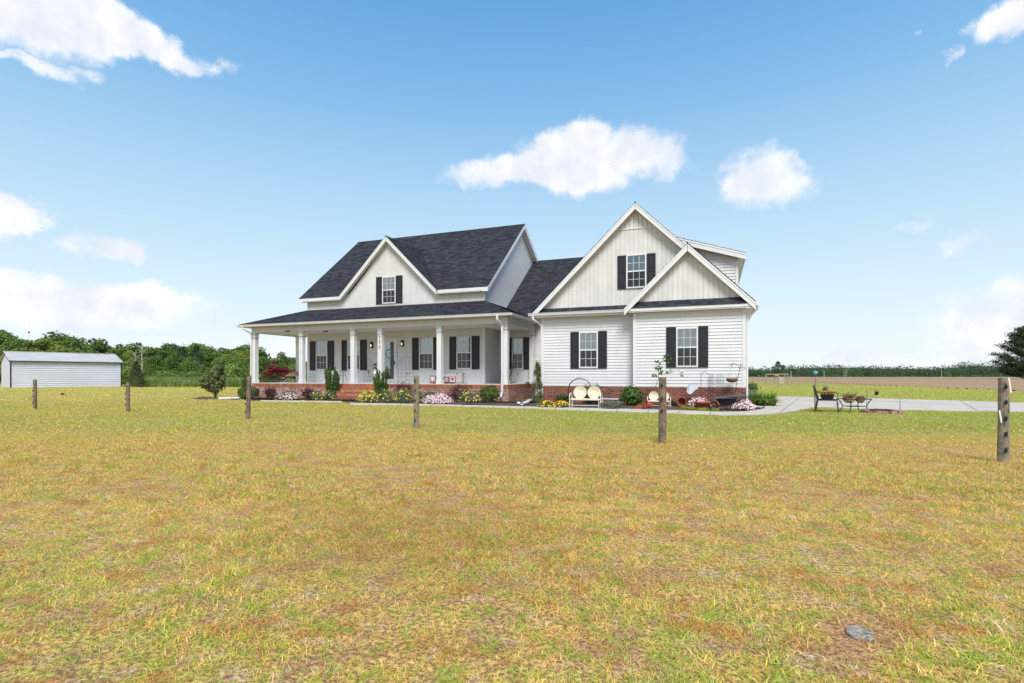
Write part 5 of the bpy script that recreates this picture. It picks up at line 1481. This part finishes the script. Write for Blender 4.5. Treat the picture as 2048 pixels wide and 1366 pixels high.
t = thing('hanging_basket', 'brown coco lined basket hanging from the scrolled hook', 'basket', P + f(1464, 758))
M_COCO = mat('coco_liner', (.26, .13, .06), .95, var=.3, vscale=20)
MB().lathe([(.04, -.10), (.13, -.08), (.19, 0), (.20, .05), (.18, .05), (.17, 0)], (0, 0, 0), 16).build('liner', M_COCO, t)
mb = MB()
for i in range(10): a = i * .628; mb.tube([(.205 * math.cos(a), .205 * math.sin(a), .055), (.195 * math.cos(a), .195 * math.sin(a), 0), (.13 * math.cos(a), .13 * math.sin(a), -.085)], .004, 4)
mb.tube(arc((0, 0, .055), .205, 0, 6.283, 18, 'xy'), .006, 4)
for a in (0.3, 2.4, 4.5): mb.tube([(.2 * math.cos(a), .2 * math.sin(a), .06), (0, 0, .60)], .003, 3)
mb.build('wire_frame', M_IRON, t)
# wire trellis on the siding
def trellis(x0, x1, yt, yb, Y, label, arch=True, name='wire_trellis', r=.0045):
    A_, B_ = onY(x0, yb, Y), onY(x1, yb, Y); zt = onY((x0 + x1) / 2, yt, Y).z; z0 = max(A_.z, .81 if Y > 23 else .05)
    mb = MB(); wd = B_.x - A_.x; n = 5
    t_z = zt - wd / 2 if arch else zt
    for i in range(n + 1):
        xx = wd * i / n; top = (t_z - z0) + (math.sqrt(max(0, (wd / 2) ** 2 - (xx - wd / 2) ** 2)) if arch else 0); mb.tube([(xx, 0, 0), (xx, 0, top)], r, 4)
    z = .1
    while z < t_z - z0: mb.tube([(0, 0, z), (wd, 0, z)], r, 4); z += .2
    if arch: mb.tube(arc((wd / 2, 0, t_z - z0), wd / 2, 0, math.pi, 12), r, 4)
    o = tag(mb.build(name, M_IRON), label, 'trellis'); o.location = (A_.x, Y, z0); return o
trellis(1417, 1427, 748, 800, YB - .16, 'thin pointed wire trellis between the two hooks')
trellis(1432, 1447, 748, 800, YB - .16, 'thin wire trellis left of the coco basket')
trellis(796, 834, 713, 764, YH - .12, 'wide wire trellis between door and porch window', True)
trellis(616, 631, 745, 764, YH - .12, 'low wire grid panel at the left end of the porch', False)
trellis(727, 745, 717, 764, YH - .25, 'arched wire plant rack left of the numbered column', True, 'wire_rack')
# wheelbarrow
P = fit(gnd(1452, 820), 0.45); k = mpp(P)
t = thing('wheelbarrow', 'black flat topped wheelbarrow in front of the garage bricks', 'wheelbarrow', P, .12)
MB().prism([(-.42, -.30, .40), (.62, -.36, .50), (.62, .36, .52), (-.42, .30, .42)], (0, 0, .025)).build('tray_lid', mat('slate_grey', (.055, .06, .07), .6, var=.2, vscale=10), t)
MB().add([(-.32, -.24, .40), (.34, -.27, .46), (.34, .27, .46), (-.32, .24, .40), (-.15, -.16, .16), (.22, -.18, .18), (.22, .18, .18), (-.15, .16, .16)], [(0, 1, 5, 4), (1, 2, 6, 5), (2, 3, 7, 6), (3, 0, 4, 7), (4, 5, 6, 7)]).build('tray', M_BLACK, t)
for s_ in (-1, 1):
    MB().tube([(-.42, s_ * .05, .13), (.05, s_ * .22, .17), (.35, s_ * .30, .36), (.88, s_ * .30, .54)], .016, 6).build('handle', M_BLACK, t)
    MB().tube([(.20, s_ * .22, .20), (.16, s_ * .23, .01), (.34, s_ * .23, .01), (.32, s_ * .26, .34)], .013, 6).build('leg', M_BLACK, t)
wh = MB().tube([Vector((-.42 + .13 * math.cos(a), 0, .14 + .13 * math.sin(a))) for a in [i * .3927 for i in range(17)]], .028, 8, cap=False).tube([(-.42, -.05, .14), (-.42, .05, .14)], .02, 8)
for i in range(5): a = i * 1.257; wh.tube([(-.42, 0, .14), (-.42 + .12 * math.cos(a), 0, .14 + .12 * math.sin(a))], .008, 4)
wh.build('wheel', M_BLACK, t)
# pipes on the ground, white
M_PVC = mat('white_pipe', (.72, .72, .73), .5, dirt=((.42, .36, .30), 9, .55, .7))
for pts, r_, lab in (([(1069, 802.5), (1060, 804), (1052, 809), (1044, 811), (1037, 810)], .07, 'loose white downspout pipe curving on the mulch by the garage'), ([(478, 798.6), (460, 799.2), (437, 799.8)], .06, 'white pipe lying left of the clipped boxwood'),
                     ([(1503, 815.5), (1514, 817), (1527, 818.8)], .05, 'white drain pipe end lying below the grass clump')):
    P0 = gnd(*pts[0]); L_ = [gnd(a, b_) - P0 + Vector((0, 0, r_ + .005)) for a, b_ in pts]
    mb = MB().tube(L_, [r_] * len(L_), 10, cap=False).tube([p for p in L_], [r_ * .86] * len(L_), 10, cap=False)
    t = tag(mb.build('drain_pipe', M_PVC), lab, 'pipe'); t.location = P0
# white bed edging left of the steps
M_EDGE = mat('edging_stone', (.55, .54, .52), .9, var=.15, vscale=6)
t = thing('bed_edging', 'low pale stone edging along the left part of the porch bed', 'edging', gnd(598, 804))
P0 = gnd(598, 804); xs = 521.; i = 0
while xs < 682:
    a, b_ = gnd(xs, 803.0 + (xs - 521) * .012), gnd(xs + 6.6, 803.08 + (xs - 521) * .012)
    MB().beam(a - P0, b_ - P0, (0, .10, 0), (0, 0, .06)).build('edging_stone', M_EDGE, t); xs += 7; i += 1
# planter tub round the corner
P = gnd(1500, 797.5); t = thing('green_tub', 'square grey green planter tub with plants behind the garage corner', 'planter', P, .2)
MB().beam((-.20, -.2, 0), (-.24, -.24, .42), (.4, 0, 0), (0, .4, 0), (.48, 0, 0), (0, .48, 0)).box(-.27, .27, -.27, .27, .42, .47).build('tub', mat('green_tub', (.11, .15, .12), .7), t)
mb = MB(); mb.cloud((.1, 0, .62), (.36, .3, .26), 500, .07, random.Random(2), .2); mb.build('foliage', L_BOX, t)

# ---------------------------------------------------------------- patio group on the lawn
P = gnd(1655, 823.5); k = mpp(P)
t = thing('iron_loveseat', 'dark iron double seat with arched backs standing on the lawn edge', 'bench', P, TH + rad(58))
# local frame: seat faces -y, x across
for s_ in (-1, 1):
    cx_ = s_ * .29; bk = lambda z: .28 + (z - .42) * .28
    pts = [Vector((cx_ - .24, bk(.42), .42)), Vector((cx_ - .25, bk(.70), .70))] + [Vector((cx_ - .25 * math.cos(a), bk(.72 + .16 * math.sin(a)), .72 + .16 * math.sin(a))) for a in [i * math.pi / 8 for i in range(9)]] + [Vector((cx_ + .24, bk(.42), .42))]
    mb = MB().tube(pts, .014, 6)
    for q in (-.15, -.05, .05, .15): mb.tube([(cx_ + q, bk(.44), .44), (cx_ + q * 1.15, bk(.60), .60), (cx_ + q * .7, bk(.72), .72), (cx_ + q * .95, bk(.84), .84)], .006, 4)
    for z in (.55, .72): mb.tube([(cx_ - .22, bk(z), z), (cx_, bk(z + .03), z + .03), (cx_ + .22, bk(z), z)], .006, 4)
    mb.build('backrest', M_IRON, t)
    X = s_ * .57
    MB().tube([(X, .36, .66), (X, .05, .66), (X, -.22, .66), (X, -.30, .60), (X, -.27, .42)], .014, 6).build('armrest', M_IRON, t)
    MB().tube([(X, -.27, .42), (X * 1.0, -.31, .01)], .014, 6).build('leg', M_IRON, t); MB().tube([(X, .28, .42), (X, .36, .01)], .014, 6).build('leg', M_IRON, t)
mb = MB().tube([(-.57, -.27, .40), (.57, -.27, .40), (.57, .28, .40), (-.57, .28, .40), (-.57, -.27, .40)], .014, 6)
for i in range(16): mb.tube([(-.53 + i * .0707, -.27, .41), (-.53 + i * .0707, .28, .41)], .005, 4)
mb.build('seat', M_IRON, t)
MB().tube([(-.57, -.30, .12), (.57, -.30, .12)], .009, 5).build('stretcher', M_IRON, t)
PL = P.copy()
t = thing('trough_planter', 'black planter of orange flowers sitting on the iron seat', 'planter', P + Vector((0, 0, .418)), TH + rad(58))
MB().add([(-.44, -.16, 0), (.44, -.16, 0), (.44, .16, 0), (-.44, .16, 0), (-.48, -.20, .17), (.48, -.20, .17), (.48, .20, .17), (-.48, .20, .17)], [(0, 3, 2, 1), (0, 1, 5, 4), (1, 2, 6, 5), (2, 3, 7, 6), (3, 0, 4, 7), (4, 5, 6, 7)]).build('trough', M_BLACK, t)
mb = MB(); mb.cloud((0, 0, .19), (.44, .18, .08), 500, .05, random.Random(3), .1); mb.build('foliage', L_DRY, t)
rng = random.Random(6); mb = MB()
for i in range(260): mb.leaf((rng.uniform(-.46, .46), rng.uniform(-.19, .19), rng.uniform(.19, .28)), .05, rng, 1)
mb.build('flowers', mat('rust_orange', (.62, .30, .04), .8, rnd=.35), t)
mb = MB(); mb.cloud((.05, .05, .34), (.16, .12, .12), 120, .06, random.Random(9), .1); mb.build('tall_foliage', L_GREY, t)
# coffee table
P = gnd(1709, 824.5)
t = thing('iron_table', 'low dark iron table with curved legs right of the iron seat', 'table', P, TH + rad(8))
mb = MB()
for a, b_ in (((-.40, -.26), (.40, -.26)), ((.40, -.26), (.40, .26)), ((.40, .26), (-.40, .26)), ((-.40, .26), (-.40, -.26)), ((-.4, 0), (.4, 0)), ((0, -.26), (0, .26))): mb.tube([(*a, .44), (*b_, .44)], .013, 6)
mb.build('table_frame', M_IRON, t)
for sx_ in (-1, 1):
    for sy_ in (-1, 1):
        MB().tube([(.40 * sx_, .26 * sy_, .44), (.33 * sx_, .22 * sy_, .34), (.28 * sx_, .18 * sy_, .21), (.32 * sx_, .20 * sy_, .09), (.42 * sx_, .26 * sy_, .01)], .016, 6).build('leg', M_IRON, t)
MB().tube([(-.28, -.18, .20), (.28, -.18, .20), (.28, .18, .20), (-.28, .18, .20), (-.28, -.18, .20)], .011, 5).build('stretcher', M_IRON, t)
for dx_, r_, lab, sd in ((-.20, .19, 'larger coco basket of dry twiggy plants on the iron table', 1), (.21, .15, 'smaller striped basket of dry plants on the iron table', 2)):
    q = Vector((dx_, 0, 0)); q.rotate(Matrix.Rotation(TH + rad(8), 3, 'Z'))
    t2 = thing('basket_planter', lab, 'basket', P + q + Vector((0, 0, .44)))
    MB().lathe([(r_ * .45, -.13), (r_ * .85, -.07), (r_ * 1.05, .03), (r_ * .9, .03), (r_ * .7, -.02)], (0, 0, 0), 14).build('basket', mat('basket_tan%d' % sd, (.42, .26, .14) if sd == 1 else (.20, .13, .10), .9, var=.3, vscale=25), t2)
    mb = MB(); rng = random.Random(sd)
    mb.cloud((0, 0, .08 if sd == 1 else .04), (r_ * 1.2, r_, .15 if sd == 1 else .06), 420 if sd == 1 else 160, .06, rng, .1, .5, .5); mb.build('dry_plants', L_DRY, t2)
    sb = MB()
    for i in range(16): a = rng.uniform(0, 6.28); l = rng.uniform(.15, .34); sb.tube([(0, 0, 0), (l * .6 * math.cos(a), l * .6 * math.sin(a), .10), (l * math.cos(a), l * math.sin(a), rng.uniform(.05, .2) + (.05 if sd == 1 else 0))], .003, 3)
    sb.build('twigs', BARK, t2)
# fire ring
P = gnd(1766, 825.5)
t = thing('brick_fire_ring', 'low ring of loose bricks round a black basin on the lawn', 'fire pit', P)
MB().lathe([(.36, .02), (.42, .09), (.44, .10), (.44, .07), (.41, .03)], (0, 0, 0), 24, cap=False).lathe([(.001, .02), (.37, .02)], (0, 0, 0), 24, cap=False).build('basin', M_BLACK, t)
rng = random.Random(4)
bme = bpy.data.meshes.new('brick'); q = MB().box(-.10, .10, -.048, .048, 0, .06); bme.from_pydata(q.v, [], q.f); bme.materials.append(M_BRICK2)
for i in range(19):
    a = i * 6.283 / 19 + rng.uniform(-.04, .04); o = bpy.data.objects.new('brick', bme); COL.objects.link(o); o.parent = t
    rr = .53 + rng.uniform(-.02, .02); o.location = (rr * math.cos(a), rr * math.sin(a), 0 if i % 5 else .012); o.rotation_euler = (rng.uniform(-.1, .1), rng.uniform(-.1, .1), a + 1.57 + rng.uniform(-.2, .2)); o.scale = (.85, 1.1, 1.45)
for a in (3.5, 5.2): 
    o = bpy.data.objects.new('brick', bme); COL.objects.link(o); o.parent = t; o.location = (.52 * math.cos(a), .52 * math.sin(a), .065); o.rotation_euler = (.15, .1, a + .6); o.scale = (.8, .95, 1)
# hook with small pail, blue glass flower stakes
P = gnd(1733, 819.5); k = mpp(P)
mb = MB().tube([(0, 0, 0), (.01, 0, 42 * k), (.02, 0, 41.5 * k), (.30, -.02, 40.5 * k), (.33, -.02, 39 * k)], .006, 5)
t = tag(mb.build('pail_hook', M_IRON), 'thin bent stake with an arm beside the fire ring', 'hook'); t.location = P
t = thing('hanging_pail', 'small dark pail hanging above the driveway from the thin stake', 'pail', P + Vector((.30, -.02, 29.5 * k)))
MB().lathe([(.045, 0), (.055, .01), (.065, .13), (.055, .13), (.05, .02)], (0, 0, 0), 12).build('bucket', M_BLACK, t); MB().tube([(-.06, 0, .13), (-.03, 0, .17), (0, 0, .185), (.03, 0, .17), (.06, 0, .13)], .004, 4).build('handle', M_IRON, t)
P = gnd(1631, 817); k = mpp(P)
t = thing('glass_flower', 'pale blue glass flower on a stake behind the iron seat', 'garden ornament', P)
hh = 68 * k; mb = MB()
for i in range(8):
    a = i * .785; mb.add([(0, 0, hh), (.06 * math.cos(a - .35), .06 * math.sin(a - .35), hh + .03), (.09 * math.cos(a), .09 * math.sin(a), hh + .15), (.06 * math.cos(a + .35), .06 * math.sin(a + .35), hh + .03)], [(0, 1, 2, 3)])
mb.lathe([(.01, 0), (.06, .03), (.07, .09), (.05, .12)], (0, 0, hh), 10)
mb.build('bloom', mat('blue_glass', (.16, .52, .66), .25), t)
sb = MB().tube([(0, 0, 0), (0, 0, hh)], .008, 5)
for dx_, h_ in ((-.05, .72), (.06, .80), (.03, .6), (-.03, .85)): sb.tube([(dx_ * .6, 0, 0), (dx_, .02, hh * h_ * .85)], .007, 4)
sb.build('stakes', mat('rusty_stake', (.16, .09, .05), .8), t)

# ---------------------------------------------------------------- arbor, far posts, poles
M_OLD = mat('old_timber', (.34, .29, .22), .95, var=.25, vscale=5)
Z = 74.; P = cs((1554 - 1024) / FPX * Z, Z); k = Z / FPX
t = thing('timber_arbor', 'weathered timber frame of posts and top rail beside the field', 'arbor', P, TH)
for x, h_ in ((1532, 22), (1550, 20), (1557, 21), (1569, 21), (1575, 22)):
    X = (x - 1554) * k; MB().tube([(X, 0, -.05), (X + .02, 0, h_ * k)], .085, 7).build('post', M_OLD, t)
MB().tube([(-23 * k, -.1, 20.3 * k), (22 * k, -.1, 20.8 * k)], .07, 6).build('top_rail', M_OLD, t)
MB().box(-6 * k, 1 * k, -.3, .3, 17.5 * k, 20 * k).build('rail_board', mat('yellow_timber', (.36, .28, .12), .9), t)
for z in (3, 6.5, 10, 13): MB().box(3 * k, 14 * k, -.03, .03, z * k, z * k + .09).build('cross_rail', mat('pale_rail', (.5, .48, .44), .8) if z == 3 else bpy.data.materials['pale_rail'], t)
for i, (x, Zq, h_, lab) in enumerate(((1505.5, 100, 11, 'thin far field post nearest the garage corner'), (1517.5, 100, 15, 'taller thin far field post left of the timber arbor'))):
    Pq = cs((x - 1024) / FPX * Zq, Zq)
    o = tag(MB().tube([(0, 0, -.05), (.02, 0, h_ * Zq / FPX + .0)], .06, 6).build('field_post', M_OLD), lab, 'post', 'thin posts in the far field'); o.location = Pq
for x, top, Zq, lab in ((1582, 742, 300, 'pale distant pole just right of the timber arbor'), (1648, 740, 420, 'pale distant pole above the iron seat'), (1688, 741, 480, 'left of two close distant poles before the far wood'), (1692, 739, 480, 'right of two close distant poles before the far wood'), (1883, 739, 430, 'pale distant pole well right across the field')):
    Pq = cs((x - 1024) / FPX * Zq, Zq); hh = HC + (HY - top) / FPX * Zq
    t = thing('utility_pole', lab, 'pole', Pq, 0, 'distant poles in front of the far wood')
    MB().tube([(0, 0, -.1), (0, 0, hh)], [.12, .09], 6).build('pole', mat('pale_pole', (.62, .60, .56), .8) if x == 1582 else bpy.data.materials['pale_pole'], t)

# ---------------------------------------------------------------- porch things
def onporch(x, Y): p = onY(x, 760, Y); return Vector((p.x, Y, .80))
M_WOODG = mat('grey_green_wood', (.12, .14, .11), .7)
P = onporch(686, 24.2)
t = thing('plant_stool', 'dark tall A-frame plant stool on the porch beside the left yew', 'stool', P)
MB().lathe([(.17, .68), (.18, .71), (.17, .73)], (0, 0, 0), 14).build('seat', M_WOODG, t)
for a in (0.8, 2.36, 3.93, 5.5): MB().tube([(.10 * math.cos(a), .10 * math.sin(a), .69), (.22 * math.cos(a), .22 * math.sin(a), .0)], .014, 6).build('leg', M_WOODG, t)
MB().tube([(-.14, -.14, .26), (.14, -.14, .26)], .010, 5).tube([(-.11, .11, .42), (.11, .11, .42)], .010, 5).tube([(-.11, -.11, .42), (.11, -.11, .42)], .010, 5).build('rung', M_WOODG, t)
P2 = P + Vector((-.0, 0, .73))
o = tag(MB().lathe([(.06, 0), (.10, .09), (.08, .09), (.06, .03)], (0, 0, 0), 12).build('bowl', M_DARK), 'small dark bowl on top of the plant stool', 'bowl'); o.location = P2
P = onporch(750, 24.1)
t = thing('milk_can', 'grey metal milk can topped by a black lantern near the numbered column', 'milk can', P)
MB().lathe([(.13, 0), (.145, .02), (.145, .52), (.09, .66), (.085, .74), (.11, .77), (.10, .79)], (0, 0, 0), 16).build('can', mat('galvanised', (.42, .44, .47), .4, metal=.5), t)
MB().tube(arc((-.16, 0, .46), .05, 1.57, 4.7, 6), .01, 5).tube(arc((.16, 0, .46), .05, -1.57, 1.57, 6), .01, 5).build('handle', M_DARK, t)
t2 = thing('black_lantern', 'small black lantern standing on the grey milk can', 'lantern', P + Vector((0, 0, .79)))
MB().lathe([(.11, 0), (.12, .02), (.10, .04), (.10, .05), (.03, .09)], (0, 0, 0), 8).lathe([(.10, .19), (.13, .20), (.04, .28)], (0, 0, 0), 8).tube([(-.07, 0, .03), (-.07, 0, .2)], .01, 4).tube([(.07, 0, .03), (.07, 0, .2)], .01, 4).tube([(0, .07, .03), (0, .07, .2)], .01, 4).build('frame', M_DARK, t2)
t = thing('dried_bouquet', 'tan dried flower cluster hanging on the arched wire rack', 'dried flowers', onY(737.5, 744, YH - .36) + Vector((0, 0, 0)))
mb = MB(); mb.cloud((0, 0, .03), (.09, .06, .12), 150, .06, random.Random(1), .1); mb.build('blooms', mat('dried_tan', (.48, .36, .22), .9, rnd=.35), t); MB().tube([(0, 0, -.05), (.02, 0, -.28)], .02, 5).build('stems', BARK, t)
P = onporch(806, 24.4)
t = thing('boot_scraper', 'small black boot scraper on the porch floor under the trellis', 'boot scraper', P)
MB().box(-.12, .12, -.06, .06, 0, .03).build('base', M_DARK, t); MB().tube([(-.08, 0, .02), (-.09, 0, .11), (.09, 0, .11), (.08, 0, .02)], .012, 5).build('bar', M_DARK, t)
# white chest with heart pictures
Y0 = 24.9; a, b_ = onporch(859, Y0), onporch(912, Y0); w_ = b_.x - a.x; hh = onY(885, 746, Y0).z - .80
t = thing('storage_bench', 'white lidded bench chest under the right porch windows', 'bench', a)
MB().box(0, w_, 0, .42, .05, hh - .03).box(.02, .1, .02, .1, 0, .05).box(w_ - .1, w_ - .02, .02, .1, 0, .05).box(.02, .1, .32, .4, 0, .05).box(w_ - .1, w_ - .02, .32, .4, 0, .05).build('body', M_TRIM, t)
MB().box(-.04, w_ + .04, -.04, .44, hh - .028, hh).build('lid', mat('grey_lid', (.50, .50, .50), .6), t)
M_HB = mat('heart_panel', (.50, .34, .32), .7, var=.3, vscale=14); M_HP = mat('heart_pink', (.66, .46, .44), .7); M_HR = mat('heart_red', (.50, .07, .08), .7); M_FR = mat('frame_brown', (.22, .08, .06), .7)
for i, (x0, x1, mh) in enumerate(((859.8, 872, F_WHT), (876, 887, M_HR), (887.8, 897.8, M_HP), (899.3, 911, M_HR))):
    q0, q1 = onY(x0, 760, Y0 - .03), onY(x1, 760, Y0 - .03); ww = q1.x - q0.x
    t2 = thing('heart_picture', ('white heart picture at the left end of the white bench', 'red heart picture half behind the fifth column', 'pink patterned heart picture right of the fifth column', 'red heart on pale ground at the right end of the bench')[i], 'picture', Vector((q0.x, Y0 - .05, .86)), 0, 'heart pictures on the white bench')
    MB().box(0, ww, 0, .03, 0, ww).build('frame', M_FR, t2); MB().box(.03, ww - .03, -.006, -.001, .03, ww - .03).build('panel', M_HB if i != 3 else mat('pale_panel', (.66, .60, .56), .7), t2)
    hp = []
    for q in range(20):
        u = q / 20 * 6.283; hp.append(Vector((ww / 2 + .0185 * ww * (16 * math.sin(u) ** 3), -.012, ww * .52 + .0185 * ww * (13 * math.cos(u) - 5 * math.cos(2 * u) - 2 * math.cos(3 * u) - math.cos(4 * u)))))
    MB().prism(hp, (0, .004, 0)).build('heart', mh, t2)
q0 = onporch(913, Y0 + .1); q1 = onporch(923, Y0 + .1)
t = tag(MB().box(0, q1.x - q0.x, 0, .35, 0, hh * .96).box(-.02, q1.x - q0.x + .02, -.02, .37, hh * .96, hh).build('grey_cabinet', mat('grey_box', (.55, .54, .52), .7)), 'narrow pale grey cabinet against the right end of the white bench', 'cabinet'); t.location = q0
# rocking chair behind the corner column
P = onporch(1013, 25.2)
t = thing('rocking_chair', 'dark weathered rocking chair behind the right corner column', 'chair', P, rad(-60))
M_RCK = mat('rocker_wood', (.10, .10, .085), .7, var=.3, vscale=20)
MB().box(-.26, .26, -.24, .22, .40, .43).build('seat', M_RCK, t)
for s_ in (-1, 1):
    MB().tube([(s_ * .25, -.42, .09), (s_ * .25, -.15, .03), (s_ * .25, .15, .02), (s_ * .25, .48, .10)], .016, 6).build('rocker', M_RCK, t)
    MB().tube([(s_ * .25, -.22, .03), (s_ * .25, -.22, .63)], .017, 6).build('leg', M_RCK, t); MB().tube([(s_ * .25, .20, .03), (s_ * .25, .20, .42), (s_ * .24, .34, 1.06)], .017, 6).build('leg', M_RCK, t)
    MB().tube([(s_ * .25, -.26, .64), (s_ * .25, .24, .63)], .020, 6).build('armrest', M_RCK, t)
for i in range(5): MB().beam((-.20 + i * .09, .225, .46), (-.20 + i * .09, .34, 1.02), (.045, 0, 0), (0, .012, 0)).build('back_slat', M_RCK, t)
MB().tube([(-.25, .34, 1.04), (.25, .34, 1.04)], .022, 6).tube([(-.25, .215, .45), (.25, .215, .45)], .016, 6).build('back_rail', M_RCK, t)
t = thing('chair_cushion', 'tan patterned cushion lying on the rocking chair', 'cushion', P + Vector((0, 0, .43)), rad(-60))
MB().lathe([(.05, 0), (.19, .02), (.21, .06), (.17, .10), (.03, .115)], (0, 0, 0), 14).build('cushion', mat('tan_cushion', (.42, .30, .22), .9, var=.3, vscale=20), t)
P = onporch(1055, 26.2)
t = thing('small_planter', 'small black scalloped tray on the porch right of the rocking chair', 'tray', P)
MB().lathe([(.10, 0), (.16, .07), (.14, .07), (.09, .02)], (0, 0, 0), 12).build('tray', M_DARK, t)
P = onporch(1003, 25.9)
t = thing('iron_plant_stand', 'narrow dark iron plant stand left of the corner downspout', 'plant stand', P)
mb = MB()
for a in (0, 2.1, 4.2): mb.tube([(.05 * math.cos(a), .05 * math.sin(a), .62), (.07 * math.cos(a), .07 * math.sin(a), .35), (.13 * math.cos(a), .13 * math.sin(a), 0)], .012, 5)
mb.lathe([(.10, .62), (.11, .64)], (0, 0, 0), 12); mb.build('stand', M_DARK, t)

# ---------------------------------------------------------------- small things on the lawn
P = gnd(1720, 1271); k = mpp(P)
t = tag(MB().lathe([(.056, -.01), (.057, .012), (.052, .018), (.03, .019), (.001, .019)], (0, 0, 0), 22, 1, 1.25, cap=False).build('valve_lid', mat('grey_lid_worn', (.34, .30, .25), .98, var=.35, vscale=45, bump=.5, bscale=90, spec=.05, dirt=((.12, .115, .10), 30, .5, .62))), 'small worn grey round lid set in bare soil in the near lawn', 'lid'); t.location = P
P = gnd(125, 789.5)
t = tag(MB().lathe([(.10, 0), (.12, .06), (.05, .10), (.001, .10)], (0, 0, 0), 10).build('lawn_cap', M_DARK), 'small dark cap in the lawn before the metal shed', 'cap'); t.location = P
